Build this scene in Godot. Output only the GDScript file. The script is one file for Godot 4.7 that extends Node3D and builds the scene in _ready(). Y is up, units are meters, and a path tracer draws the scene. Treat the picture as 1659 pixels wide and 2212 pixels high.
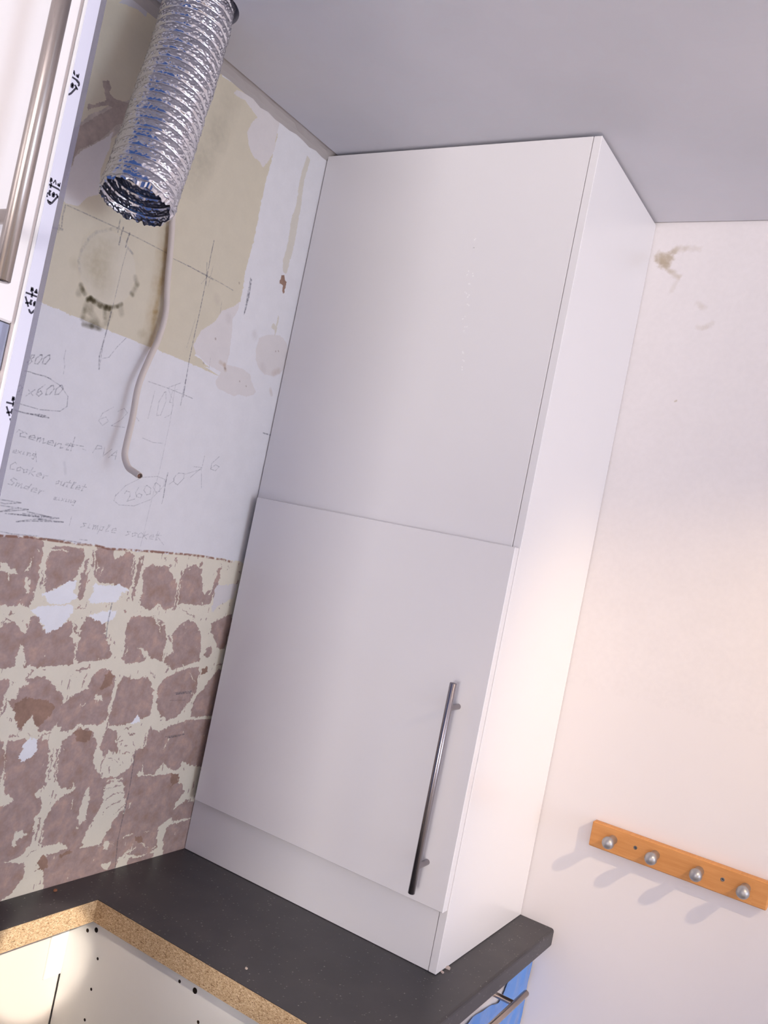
extends Node3D
# A half-fitted kitchen corner: white tall cupboard on a dark worktop, bare wall with tile marks, foil duct, peg rail.

var taken := {}

# ---------------------------------------------------------------- naming and nodes
func numbered(called: String) -> String:
	if not taken.has(called):
		taken[called] = 0
		return called
	taken[called] += 1
	return "%s_%03d" % [called, taken[called]]

func thing(called: String, label: String, category: String, at := Vector3.ZERO, group := "") -> Node3D:
	var o := Node3D.new()
	o.name = numbered(called)
	add_child(o)
	o.position = at
	tag(o, label, category, group)
	return o

func tag(o: Node3D, label: String, category: String, group := "") -> Node3D:
	o.set_meta("label", label)
	o.set_meta("category", category)
	if group != "":
		o.set_meta("group", group)
	return o

func part(called: String, m: Dictionary, material: Material, parent: Node3D, label := "") -> MeshInstance3D:
	var o := MeshInstance3D.new()
	o.name = called
	o.mesh = commit(m)
	o.material_override = null
	for i in o.mesh.get_surface_count():
		o.mesh.surface_set_material(i, material)
	parent.add_child(o, true)
	if parent != self:
		var off := parent.position
		var p := parent.get_parent()
		while p != self and p is Node3D:
			off += (p as Node3D).position
			p = p.get_parent()
		o.position = -off
	if label != "":
		o.set_meta("label", label)
	return o

func structure(called: String, m: Dictionary, material: Material, label: String) -> MeshInstance3D:
	var o := part(called, m, material, self)
	o.set_meta("kind", "structure")
	o.set_meta("label", label)
	o.set_meta("category", called.get_slice("_", 0))
	return o

# ---------------------------------------------------------------- mesh building (world coordinates)
func mesh() -> Dictionary:
	return {"v": PackedVector3Array(), "n": PackedVector3Array(), "uv": PackedVector2Array()}

func commit(m: Dictionary) -> ArrayMesh:
	var a := []
	a.resize(Mesh.ARRAY_MAX)
	a[Mesh.ARRAY_VERTEX] = m.v
	a[Mesh.ARRAY_NORMAL] = m.n
	a[Mesh.ARRAY_TEX_UV] = m.uv
	var am := ArrayMesh.new()
	am.add_surface_from_arrays(Mesh.PRIMITIVE_TRIANGLES, a)
	return am

func tri(m: Dictionary, a: Vector3, b: Vector3, c: Vector3, out: Vector3) -> void:
	var n := (b - a).cross(c - a)
	if n.length_squared() < 1e-20:
		return
	n = n.normalized()
	if n.dot(out) > 0.0:
		var t := b
		b = c
		c = t
	else:
		n = -n
	for p in [a, b, c]:
		m.v.append(p)
		m.n.append(n)
		m.uv.append(Vector2(p.z, p.x) if absf(n.y) > 0.7 else Vector2(p.z, p.y) if absf(n.x) > 0.7 else Vector2(p.x, p.y))

func quad(m: Dictionary, a: Vector3, b: Vector3, c: Vector3, d: Vector3, out: Vector3) -> void:
	tri(m, a, b, c, out)
	tri(m, a, c, d, out)

func smooth_tri(m: Dictionary, p: Array, n: Array, uv: Array) -> void:
	var g: Vector3 = (p[1] - p[0]).cross(p[2] - p[0])
	var o := [0, 1, 2]
	if g.dot(n[0] + n[1] + n[2]) > 0.0:
		o = [0, 2, 1]
	for k in o:
		m.v.append(p[k])
		m.n.append(n[k])
		m.uv.append(uv[k])

# box with chamfered edges
func box(m: Dictionary, lo: Vector3, hi: Vector3, b := 0.001) -> Dictionary:
	b = minf(b, minf(hi.x - lo.x, minf(hi.y - lo.y, hi.z - lo.z)) * 0.45)
	var c := (lo + hi) * 0.5
	var h := (hi - lo) * 0.5
	var i := h - Vector3(b, b, b)
	for ax in 3:
		for s in [-1.0, 1.0]:
			var u := (ax + 1) % 3
			var w := (ax + 2) % 3
			var q := []
			for k in [[-1, -1], [1, -1], [1, 1], [-1, 1]]:
				var p := Vector3.ZERO
				p[ax] = s * h[ax]
				p[u] = k[0] * i[u]
				p[w] = k[1] * i[w]
				q.append(c + p)
			var o := Vector3.ZERO
			o[ax] = s
			quad(m, q[0], q[1], q[2], q[3], o)
	if b <= 0.0:
		return m
	for ax in 3:
		var u := (ax + 1) % 3
		var w := (ax + 2) % 3
		for su in [-1.0, 1.0]:
			for sw in [-1.0, 1.0]:
				var q := []
				for k in [[-1, 0], [1, 0], [1, 1], [-1, 1]]:
					var p := Vector3.ZERO
					p[ax] = k[0] * i[ax]
					p[u] = su * (h[u] if k[1] == 0 else i[u])
					p[w] = sw * (i[w] if k[1] == 0 else h[w])
					q.append(c + p)
				var o := Vector3.ZERO
				o[u] = su
				o[w] = sw
				quad(m, q[0], q[1], q[2], q[3], o)
	for sx in [-1.0, 1.0]:
		for sy in [-1.0, 1.0]:
			for sz in [-1.0, 1.0]:
				tri(m, c + Vector3(sx * h.x, sy * i.y, sz * i.z), c + Vector3(sx * i.x, sy * h.y, sz * i.z), c + Vector3(sx * i.x, sy * i.y, sz * h.z), Vector3(sx, sy, sz))
	return m

# flat polygon pushed along an axis: pts in the (ux, uy) plane through o, thickness along d
func prism(m: Dictionary, pts: PackedVector2Array, o: Vector3, ux: Vector3, uy: Vector3, d: Vector3) -> Dictionary:
	var idx := Geometry2D.triangulate_polygon(pts)
	var f := func(p: Vector2) -> Vector3: return o + ux * p.x + uy * p.y
	for k in range(0, idx.size(), 3):
		var a: Vector3 = f.call(pts[idx[k]])
		var b: Vector3 = f.call(pts[idx[k + 1]])
		var c: Vector3 = f.call(pts[idx[k + 2]])
		tri(m, a, b, c, -d)
		tri(m, a + d, b + d, c + d, d)
	var area := 0.0
	for k in pts.size():
		area += pts[k].cross(pts[(k + 1) % pts.size()])
	for k in pts.size():
		var p := pts[k]
		var q := pts[(k + 1) % pts.size()]
		var e := (q - p)
		var nn := Vector2(e.y, -e.x) * signf(area)
		quad(m, f.call(p), f.call(q), f.call(q) + d, f.call(p) + d, ux * nn.x + uy * nn.y)
	return m

# surface of revolution: profile of (radius, height) along axis from o
func lathe(m: Dictionary, o: Vector3, axis: Vector3, prof: Array, seg := 28) -> Dictionary:
	axis = axis.normalized()
	var u := axis.cross(Vector3(0.31, 0.2, 0.93)).normalized()
	var w := axis.cross(u)
	for k in prof.size() - 1:
		var a: Vector2 = prof[k]
		var b: Vector2 = prof[k + 1]
		if a.distance_to(b) < 1e-7:
			continue
		var sl := (b - a).normalized()
		var flat := Vector2(sl.y, -sl.x)
		var na := flat
		var nb := flat
		if k > 0:
			var e: Vector2 = (a - prof[k - 1]).normalized()
			var f2 := Vector2(e.y, -e.x)
			if f2.dot(flat) > 0.6:
				na = (flat + f2).normalized()
		if k < prof.size() - 2:
			var e: Vector2 = (prof[k + 2] - b).normalized()
			var f2 := Vector2(e.y, -e.x)
			if f2.dot(flat) > 0.6:
				nb = (flat + f2).normalized()
		for s in seg:
			var t0 := TAU * s / seg
			var t1 := TAU * (s + 1) / seg
			var r0 := u * cos(t0) + w * sin(t0)
			var r1 := u * cos(t1) + w * sin(t1)
			var pa0 := o + r0 * a.x + axis * a.y
			var pa1 := o + r1 * a.x + axis * a.y
			var pb0 := o + r0 * b.x + axis * b.y
			var pb1 := o + r1 * b.x + axis * b.y
			var na0 := r0 * na.x + axis * na.y
			var na1 := r1 * na.x + axis * na.y
			var nb0 := r0 * nb.x + axis * nb.y
			var nb1 := r1 * nb.x + axis * nb.y
			var z := Vector2(0, 0)
			if a.x > 1e-7:
				smooth_tri(m, [pa0, pa1, pb1], [na0, na1, nb1], [z, z, z])
			if b.x > 1e-7:
				smooth_tri(m, [pa0, pb1, pb0], [na0, nb1, nb0], [z, z, z])
	return m

# round tube along points
func tube(m: Dictionary, pts: Array, r: float, seg := 14, caps := true) -> Dictionary:
	var up := Vector3(0.21, 0.13, 0.97)
	var rings := []
	for k in pts.size():
		var t: Vector3 = (pts[mini(k + 1, pts.size() - 1)] - pts[maxi(k - 1, 0)]).normalized()
		var u := (up - t * up.dot(t)).normalized()
		up = u
		var w := t.cross(u)
		var ring := []
		for s in seg + 1:
			var a := TAU * s / seg
			ring.append(u * cos(a) + w * sin(a))
		rings.append(ring)
	for k in pts.size() - 1:
		for s in seg:
			var n00: Vector3 = rings[k][s]
			var n01: Vector3 = rings[k][s + 1]
			var n10: Vector3 = rings[k + 1][s]
			var n11: Vector3 = rings[k + 1][s + 1]
			var z := Vector2.ZERO
			smooth_tri(m, [pts[k] + n00 * r, pts[k] + n01 * r, pts[k + 1] + n11 * r], [n00, n01, n11], [z, z, z])
			smooth_tri(m, [pts[k] + n00 * r, pts[k + 1] + n11 * r, pts[k + 1] + n10 * r], [n00, n11, n10], [z, z, z])
	if caps:
		for e in [0, pts.size() - 1]:
			var out: Vector3 = pts[0] - pts[1] if e == 0 else pts[e] - pts[e - 1]
			for s in seg:
				tri(m, pts[e], pts[e] + rings[e][s] * r, pts[e] + rings[e][s + 1] * r, out)
	return m

# ---------------------------------------------------------------- materials
func rgb(r: float, g: float, b: float) -> Color:
	return Color(r / 255.0, g / 255.0, b / 255.0)

func mat(c: Color, rough := 0.6, metal := 0.0, spec := 0.5) -> StandardMaterial3D:
	var s := StandardMaterial3D.new()
	s.albedo_color = c
	s.roughness = rough
	s.metallic = metal
	s.metallic_specular = spec
	return s

func noise(freq: float, sd: int, octaves := 4, kind := FastNoiseLite.TYPE_SIMPLEX_SMOOTH) -> FastNoiseLite:
	var n := FastNoiseLite.new()
	n.seed = sd
	n.frequency = freq
	n.noise_type = kind
	n.fractal_octaves = octaves
	return n

func noise_bytes(w: int, h: int, freq: float, sd: int, octaves := 4) -> PackedByteArray:
	var im := noise(freq, sd, octaves).get_image(w, h, false, false, true)
	im.convert(Image.FORMAT_L8)
	return im.get_data()

# two-tone mottled texture for painted surfaces, sRGB colours
func mottle(a: Color, b: Color, freq: float, sd: int, size := 512) -> ImageTexture:
	var n := noise(freq, sd, 5).get_seamless_image(size, size)
	n.convert(Image.FORMAT_L8)
	var d := n.get_data()
	var o := PackedByteArray()
	o.resize(size * size * 3)
	for k in size * size:
		var c := a.lerp(b, d[k] / 255.0)
		o[k * 3] = c.r8
		o[k * 3 + 1] = c.g8
		o[k * 3 + 2] = c.b8
	return ImageTexture.create_from_image(Image.create_from_data(size, size, false, Image.FORMAT_RGB8, o))

func mottled(a: Color, b: Color, freq: float, sd: int, per_metre: float, rough: float, spec := 0.5) -> StandardMaterial3D:
	var s := mat(Color.WHITE, rough, 0.0, spec)
	s.albedo_texture = mottle(a, b, freq, sd)
	s.uv1_triplanar = true
	s.uv1_world_triplanar = true
	s.uv1_scale = Vector3.ONE * per_metre
	return s

# ---------------------------------------------------------------- the bare wall: paint, plaster, tile-bed marks, pencil
const TW := 1420
const TH := 2048
const PITCH := 0.00073
const WALL_Z := 0.36
const WALL_Y := 2.4
# outlines of the patches on the wall, in wall millimetres / 0.73: [kind, x, y, x, y ...]
const PATCHES := [
	[1,930,76,577,-165,483,36,416,28,339,40,253,64,256,130,262,209,261,285,260,361,267,446,261,526,330,599,361,669,389,720,317,730,274,737,377,732,520,731,701,729,869,725,1167,745,1261,302],
	[10,619,570,614,588,613,607,617,626,624,642,635,657,649,668,665,676,682,679,700,679,717,675,732,666,746,655,757,641,765,625,769,608,770,590,767,573,761,557,751,543,738,531,723,523,707,518,689,518,672,521,655,528,640,539,628,554],
	[11,862,441,853,386,839,346,822,316,792,287,776,267,729,231,706,262,751,328,775,368,794,426,801,463,834,492],
	[7,437,49,426,37,398,32,347,22,291,22,255,30,256,52,256,89,253,111,267,145,283,171,298,162,330,160,353,138,365,113,352,79,338,63,371,55,393,47,435,55],
	[7,337,606,321,571,280,547,265,528,264,552,277,580,270,613,263,659,263,695,267,725,282,724,333,719,359,710,384,701,395,686,379,643],
	[1,416,711,398,708,358,712,343,720,322,725,348,726,393,727,411,727],
	[7,293,755,283,729,265,700,234,696,198,694,167,700,158,715,131,740,136,749,165,764,192,761,210,772,243,771,282,766],
	[7,162,597,130,577,78,564,46,574,24,602,28,639,45,665,72,680,110,685,141,673,158,655,165,623],
	[6,121,57,105,63,112,128,107,170,103,208,101,255,98,304,101,350,127,360,126,301,131,248,124,200,129,158,129,105],
	[6,128,254,103,243,102,294,107,329,103,366,106,395,122,393,131,366,127,330,124,290],
	[9,125,404,114,400,107,410,97,414,98,435,99,446,103,451,108,444,110,429,125,427,126,417],
	[6,103,513,98,516,99,537,97,557,103,574,106,552,104,534],
	[6,122,545,114,540,103,549,108,558,121,554],
	[5,805,231,789,221,781,232,783,243,768,249,735,240,716,227,706,262,750,299,765,325,781,347,807,374,827,394,843,442,862,441,853,386,848,357,832,342,800,305,767,269,780,270,812,294,824,304,828,293,813,288,786,262,796,250],
	[7,831,409,807,377,767,336,755,316,753,354,764,411,752,455,781,475,799,503,829,510,847,501,840,454],
	[8,806,59,779,14,720,-25,694,1,721,8,755,19,730,25,730,42,757,42],
	[3,1174,1234,816,1221,714,1214,574,1218,518,1220,385,1216,236,1210,126,1211,26,1215,-128,1224,-579,2595,966,2267],
	[2,815,1222,794,1218,721,1217,703,1229,704,1250,702,1285,701,1320,704,1341,707,1369,728,1367,773,1368,800,1379,884,1382,920,1225],
	[2,689,1245,685,1231,635,1226,604,1229,590,1237,595,1263,601,1289,606,1304,642,1317,675,1335,683,1312,687,1281,688,1259],
	[2,584,1288,587,1259,575,1243,568,1261,571,1287,569,1320,573,1346,585,1343,588,1325],
	[2,563,1231,560,1223,514,1220,498,1244,477,1231,459,1223,442,1231,431,1250,433,1290,433,1317,472,1304,540,1300,551,1293,560,1256],
	[2,424,1232,409,1227,414,1296,416,1344,425,1340,424,1297],
	[2,403,1260,379,1250,319,1250,296,1273,278,1297,273,1313,273,1355,303,1366,330,1348,352,1365,382,1354,397,1339,388,1323,398,1295],
	[2,260,1250,231,1237,198,1245,191,1270,174,1308,144,1302,127,1275,139,1341,168,1347,212,1344,259,1344,263,1308,267,1275],
	[2,131,1240,120,1235,123,1288,145,1342,156,1346,144,1302],
	[2,878,1407,769,1419,764,1405,739,1401,718,1422,703,1428,698,1390,683,1386,652,1428,619,1410,591,1398,577,1420,581,1431,564,1453,557,1498,630,1502,687,1500,695,1477,703,1453,711,1449,714,1470,715,1501,749,1504,857,1501],
	[2,558,1405,545,1386,506,1393,485,1400,484,1423,467,1450,446,1473,453,1485,499,1492,549,1494,557,1479,555,1453,556,1431],
	[2,418,1391,400,1383,364,1382,338,1377,313,1389,293,1401,274,1438,278,1475,272,1496,319,1487,333,1475,334,1491,342,1499,373,1502,399,1502,412,1489,409,1462,417,1423],
	[2,254,1421,237,1400,206,1384,171,1399,147,1429,129,1499,175,1509,225,1522,265,1500,267,1484,238,1476,251,1450],
	[2,117,1394,40,1365,28,1383,37,1465,70,1464,91,1438,109,1420],
	[2,115,1464,97,1460,88,1478,100,1491,116,1482],
	[2,852,1524,742,1531,724,1529,716,1543,726,1566,722,1615,833,1606],
	[2,691,1551,672,1545,676,1530,649,1523,628,1525,606,1544,575,1567,563,1579,568,1594,556,1591,546,1576,500,1560,494,1530,470,1513,439,1518,422,1536,418,1560,422,1583,422,1618,421,1642,430,1645,437,1656,457,1651,505,1647,521,1657,547,1658,570,1638,579,1655,618,1652,648,1610,664,1648,679,1632,693,1593,705,1588,710,1571,690,1572],
	[2,409,1556,395,1533,346,1543,315,1538,295,1553,280,1587,276,1641,307,1647,341,1656,412,1658,415,1627,408,1580],
	[2,269,1567,252,1547,216,1531,172,1520,124,1517,123,1543,118,1578,133,1612,148,1624,176,1653,209,1659,243,1639,264,1604],
	[2,93,1579,45,1523,16,1533,24,1660,120,1657,123,1626,113,1596],
	[2,683,1681,666,1668,637,1675,608,1674,581,1681,573,1696,572,1733,572,1769,559,1786,674,1769,680,1726,675,1699],
	[2,542,1681,522,1671,502,1658,475,1657,451,1674,434,1703,438,1726,428,1762,433,1781,417,1806,527,1790,541,1755,542,1714],
	[2,424,1685,411,1662,383,1673,368,1690,362,1730,391,1719,399,1742,422,1712],
	[2,268,1671,234,1690,187,1673,117,1666,21,1669,25,1809,111,1793,132,1804,175,1798,192,1779,215,1797,255,1796,280,1785,284,1731,270,1720],
	[2,368,1766,305,1769,291,1742,271,1778,277,1793,279,1826,370,1797,364,1782],
	[2,823,1650,702,1668,689,1704,688,1760,798,1758],
	[2,692,1667,582,1678,577,1728,576,1772,567,1788,593,1799,579,1809,561,1823,562,1848,574,1858,568,1913,587,1943,616,1949,642,1951,770,1950,804,1799,673,1821,638,1806,669,1791,686,1731],
	[2,544,1681,444,1691,433,1746,414,1775,379,1788,302,1794,379,1811,377,1852,387,1877,404,1910,417,1943,409,1954,423,1960,457,1953,472,1937,523,1935,538,1936,541,1902,545,1867,532,1840,511,1822,469,1802,517,1798,534,1772],
	[2,312,1732,217,1714,16,1734,18,1801,89,1782,122,1788,177,1786,211,1804,257,1800,269,1780,297,1767],
	[2,321,1810,294,1800,243,1804,149,1814,114,1839,92,1857,83,1874,111,1899,113,1939,126,1942,161,1960,146,2012,174,2030,221,2020,261,2012,296,2014,297,1967,296,1925,295,1884],
	[2,118,1923,70,1896,18,1914,24,1954,110,1949],
	[2,114,1959,9,1957,9,2055,115,2053,130,2000,126,1966],
	[2,770,1950,642,1951,615,1953,574,1966,572,1996,596,2031,621,2041,748,2047],
	[2,518,1957,457,1953,418,1961,356,1965,325,1906,302,1883,282,1933,291,1968,276,1999,288,2043,333,2052,505,2050,519,1983],
	[2,245,2025,155,2030,158,2063,250,2052],
	[3,803,1276,795,1278,788,1274,772,1287,763,1286,756,1299,771,1297,799,1292],
	[3,733,1280,727,1257,724,1276,729,1287,738,1291],
	[3,736,1308,729,1303,719,1321,718,1340,728,1332],
	[3,696,1250,686,1224,666,1222,688,1235,636,1239,682,1240,690,1260],
	[3,592,1241,568,1227,559,1260,568,1298,579,1273,570,1239],
	[3,510,1224,474,1223,476,1232,500,1246],
	[3,193,1262,167,1247,132,1258,158,1299,165,1316,177,1308,180,1287],
	[3,366,1460,329,1471,317,1491,341,1483],
	[3,349,1378,326,1381,300,1417,324,1389],
	[3,473,1573,457,1577,444,1594,459,1589,461,1602,471,1588],
	[3,326,1653,321,1634,309,1659],
	[3,372,1694,303,1680,293,1718,311,1748,337,1770,380,1780,392,1790,402,1769,375,1741,357,1731],
	[3,211,1802,192,1779,163,1800],
	[3,126,1805,115,1780,44,1811,45,1851,116,1841],
	[3,264,1791,268,1760,258,1796],
	[3,197,1732,193,1724,199,1744],
	[3,716,1608,704,1595,691,1600,678,1636,695,1648,712,1643],
	[3,650,1638,643,1617,619,1644,634,1654],
	[3,440,1813,430,1808,422,1840,420,1890,438,1902,449,1880,443,1841],
	[3,621,1886,604,1882,587,1893,612,1905,614,1919,621,1907],
	[3,218,1803,190,1775,164,1795,191,1806],
	[3,345,1962,331,1960,325,1985,340,1981],
	[3,336,2019,306,2021,308,2037,332,2034],
	[3,407,1771,363,1763,321,1745,307,1775,354,1796,396,1791],
	[2,694,1285,694,1293,693,1302,692,1311,690,1319,689,1328,688,1328,688,1319,689,1311,690,1302,692,1293,693,1285],
	[2,691,1258,691,1267,691,1275,689,1284,688,1284,687,1276,688,1267,689,1258],
	[2,581,1249,583,1258,584,1268,586,1278,588,1288,588,1298,587,1308,587,1319,586,1329,583,1339,582,1339,581,1329,582,1319,582,1309,583,1298,585,1288,583,1278,582,1269,580,1259,579,1249],
	[2,568,1228,568,1239,566,1250,564,1261,561,1271,559,1271,560,1260,562,1250,564,1239,567,1228],
	[2,579,1284,580,1294,580,1304,580,1315,579,1325,579,1336,578,1346,576,1347,575,1336,576,1326,575,1315,575,1305,576,1294,578,1284],
	[2,568,1275,570,1286,570,1298,569,1298,567,1287,566,1276],
	[2,420,1229,423,1239,422,1249,423,1258,422,1268,421,1278,421,1287,421,1297,421,1307,420,1316,420,1326,420,1336,416,1336,416,1327,416,1317,416,1307,415,1298,416,1288,416,1278,415,1269,415,1259,416,1249,415,1239,418,1230],
	[2,434,1239,434,1249,434,1260,434,1271,433,1282,431,1282,431,1271,431,1260,432,1249,433,1239],
	[2,302,1224,299,1232,294,1240,292,1239,296,1231,301,1223],
	[2,269,1254,271,1265,271,1275,272,1285,271,1296,271,1308,271,1319,269,1331,269,1343,268,1354,264,1355,264,1343,265,1331,265,1320,266,1308,267,1296,266,1286,267,1275,266,1265,267,1254],
	[2,338,1223,335,1230,332,1236,331,1236,333,1229,337,1222],
	[2,546,1514,532,1514,519,1513,505,1512,506,1509,520,1509,534,1509,547,1510],
	[2,609,1668,598,1666,588,1663,577,1660,578,1658,589,1661,600,1663,610,1667],
	[2,692,1661,681,1662,672,1659,673,1657,683,1656,693,1658],
	[2,646,1660,635,1659,623,1659,624,1658,635,1658,647,1658],
	[2,641,1511,634,1512,629,1511,629,1510,635,1509,641,1509],
	[2,270,1428,265,1439,258,1451,253,1450,258,1439,265,1427],
	[2,557,1772,557,1762,557,1753,559,1744,559,1735,559,1725,561,1716,562,1706,563,1697,564,1697,564,1706,564,1715,564,1724,562,1734,561,1743,561,1752,560,1762,558,1771],
	[2,540,1777,540,1768,541,1758,543,1748,544,1738,544,1729,546,1718,547,1709,549,1699,550,1698,550,1708,549,1718,549,1727,546,1738,545,1747,544,1757,544,1767,541,1777],
	[2,405,1773,404,1761,402,1750,404,1738,405,1737,408,1748,407,1760,407,1772],
	[2,331,1665,346,1665,359,1668,358,1669,344,1669,331,1666],
	[2,249,1531,246,1521,242,1512,241,1501,244,1500,248,1510,250,1520,253,1529],
	[2,582,1402,576,1413,568,1422,559,1431,558,1431,564,1421,571,1411,581,1402],
	[2,560,1446,562,1459,564,1472,563,1472,560,1459,558,1446],
	[2,756,1379,752,1384,746,1384,744,1381,749,1377,755,1377],
	[2,589,1373,578,1371,567,1369,557,1367,557,1366,568,1367,579,1370,589,1372],
	[2,770,1412,764,1404,758,1397,749,1401,738,1405,738,1404,748,1399,760,1393,766,1403,771,1412],
	[2,61,1515,44,1515,28,1513,29,1511,46,1511,62,1513],
	[2,440,1369,435,1373,428,1375,427,1373,432,1368,439,1367],
	[2,274,1364,265,1357,262,1347,265,1345,274,1353,278,1362],
	[2,310,1520,299,1531,288,1542,286,1541,298,1530,309,1520],
	[2,242,1363,223,1369,204,1373,184,1378,183,1377,203,1371,222,1366,241,1361],
	[2,717,1609,714,1600,713,1590,712,1581,712,1571,715,1570,717,1579,719,1588,719,1598,719,1608],
	[2,364,1703,357,1702,349,1701,351,1698,359,1699,366,1701],
	[2,340,1682,329,1685,317,1688,317,1685,328,1682,340,1679],
	[2,319,1707,315,1714,309,1720,307,1720,310,1713,315,1707],
	[2,345,1738,332,1737,319,1737,321,1733,333,1734,346,1735],
	[2,386,1741,368,1748,351,1756,350,1755,368,1747,385,1739],
	[2,385,1764,382,1772,376,1781,373,1781,376,1772,382,1763],
	[2,301,1742,293,1733,286,1723,286,1722,295,1731,303,1740],
	[2,278,1686,277,1697,277,1708,274,1720,273,1720,272,1709,275,1698,276,1687],
	[2,265,1683,265,1694,264,1706,262,1718,261,1729,258,1730,259,1718,260,1707,261,1695,263,1684],
	[2,569,1775,568,1764,570,1752,569,1740,570,1728,572,1716,574,1704,576,1703,576,1715,576,1727,576,1738,574,1751,574,1762,571,1775],
	[2,546,1762,546,1751,546,1741,547,1730,547,1720,548,1709,551,1698,552,1697,553,1708,553,1718,551,1729,550,1740,548,1751,547,1761],
	[2,559,1915,557,1905,557,1894,558,1883,556,1873,557,1861,560,1860,561,1871,560,1882,562,1893,562,1903,561,1915],
	[2,546,1931,544,1918,544,1906,544,1893,545,1880,546,1880,548,1892,547,1905,548,1917,547,1930],
	[2,369,1849,355,1845,342,1840,344,1838,357,1843,370,1848],
	[2,358,1869,343,1866,328,1862,314,1858,315,1857,330,1860,344,1864,358,1868],
	[2,323,1889,310,1882,297,1875,299,1873,312,1880,324,1888],
	[2,376,1821,359,1820,341,1821,325,1819,325,1818,343,1818,360,1819,377,1820],
	[2,355,1838,340,1840,325,1840,309,1842,294,1842,295,1841,310,1839,326,1839,341,1837,355,1837],
	[2,282,1848,276,1862,269,1875,263,1889,261,1889,267,1876,273,1862,279,1849],
	[2,267,1809,260,1808,255,1806,256,1804,262,1805,268,1808],
	[2,122,1982,126,1993,129,2005,127,2006,124,1994,120,1983],
	[2,574,1946,562,1943,552,1938,553,1937,564,1940,575,1945],
	[2,222,1996,212,2011,202,2025,201,2025,210,2010,221,1996],
	[2,254,1995,245,2006,236,2018,234,2017,242,2006,252,1995],
	[3,718,1239,716,1245,712,1251,711,1251,713,1245,716,1239],
	[3,549,1252,548,1263,547,1274,544,1285,543,1285,543,1274,545,1263,547,1252],
	[3,535,1269,535,1279,534,1288,533,1288,533,1279,533,1269],
	[3,401,1458,403,1470,404,1482,403,1482,401,1470,400,1458],
	[3,327,1381,319,1394,308,1406,298,1418,296,1417,306,1405,315,1392,326,1381],
	[3,162,1576,145,1584,128,1591,130,1601,130,1612,132,1623,131,1634,129,1635,126,1624,127,1613,125,1602,126,1591,144,1583,162,1576],
	[3,163,1533,148,1545,132,1556,131,1555,146,1544,162,1532],
	[3,506,1605,501,1600,497,1595,499,1594,503,1599,507,1605],
	[3,442,1231,442,1243,440,1255,439,1266,437,1278,436,1278,436,1266,438,1255,438,1243,441,1231],
	[3,562,1234,562,1245,560,1255,558,1265,556,1275,554,1286,552,1286,552,1275,554,1265,556,1255,558,1244,561,1234],
	[3,675,1237,662,1239,649,1239,636,1240,636,1238,649,1237,662,1237,675,1237],
	[3,469,1419,473,1423,476,1428,474,1429,470,1425,467,1419],
	[3,464,1407,471,1408,478,1409,478,1410,470,1409,464,1408],
	[3,458,1438,464,1442,468,1446,468,1446,462,1443,458,1439],
	[3,136,1258,140,1269,142,1281,144,1292,147,1304,148,1315,145,1316,142,1305,140,1293,138,1281,135,1270,135,1258],
	[3,333,1491,343,1481,352,1471,362,1462,364,1463,354,1472,344,1482,334,1491],
	[3,476,1832,474,1845,471,1859,470,1859,471,1846,474,1832],
	[3,360,1969,342,1971,325,1973,307,1975,307,1974,325,1972,343,1969,361,1968],
	[3,233,1980,215,1990,198,2001,180,2010,179,2009,197,1999,215,1989,232,1980],
	[3,280,1962,265,1960,250,1958,252,1956,267,1958,281,1960],
	[3,206,1962,196,1963,186,1963,187,1962,197,1961,206,1960],
	[3,375,1804,357,1805,340,1805,323,1804,324,1802,342,1800,360,1800,376,1801],
	[3,164,2018,158,2015,153,2011,154,2010,160,2013,165,2017],
	[3,267,2011,252,2009,239,2006,226,2001,228,1999,242,2002,256,2005,268,2010],
	[3,239,2021,240,2005,242,1988,244,1987,243,2004,240,2021],
	[3,203,1740,198,1733,193,1726,195,1726,199,1732,204,1739],
	[3,569,1926,565,1921,562,1915,563,1914,567,1919,570,1925],
	[4,686,1340,641,1320,619,1305,600,1302,595,1314,600,1329,584,1339,607,1355,648,1360,667,1350],
	[4,549,1353,543,1304,523,1310,467,1303,432,1321,461,1326,461,1346,511,1355],
	[4,705,1376,684,1365,593,1358,594,1387,614,1410,652,1428,666,1403,687,1386],
	[4,546,1383,511,1374,459,1369,465,1384,495,1400],
	[4,653,1709,647,1681,631,1665,615,1670,610,1699,623,1712,646,1720],
	[4,336,1657,321,1636,307,1657],
	[7,125,1367,129,1288,93,1282,40,1279,48,1320,101,1340,115,1358],
	[9,695,1582,666,1570,631,1579,605,1584,584,1600,588,1618,620,1641,643,1614,664,1644,680,1629],
	[9,514,1665,494,1655,463,1665,458,1685,480,1691,504,1686],
	[9,458,1539,444,1520,426,1532,429,1556,462,1562],
	[9,118,1525,99,1517,88,1531,111,1539],
	[9,539,1970,528,1957,509,1972,507,1990,530,1989],
	[9,156,1813,122,1813,114,1839,140,1845],
	[9,242,1969,217,1969,204,1990,230,1987],
	[9,480,1965,450,1959,443,1969,473,1971]]
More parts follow.
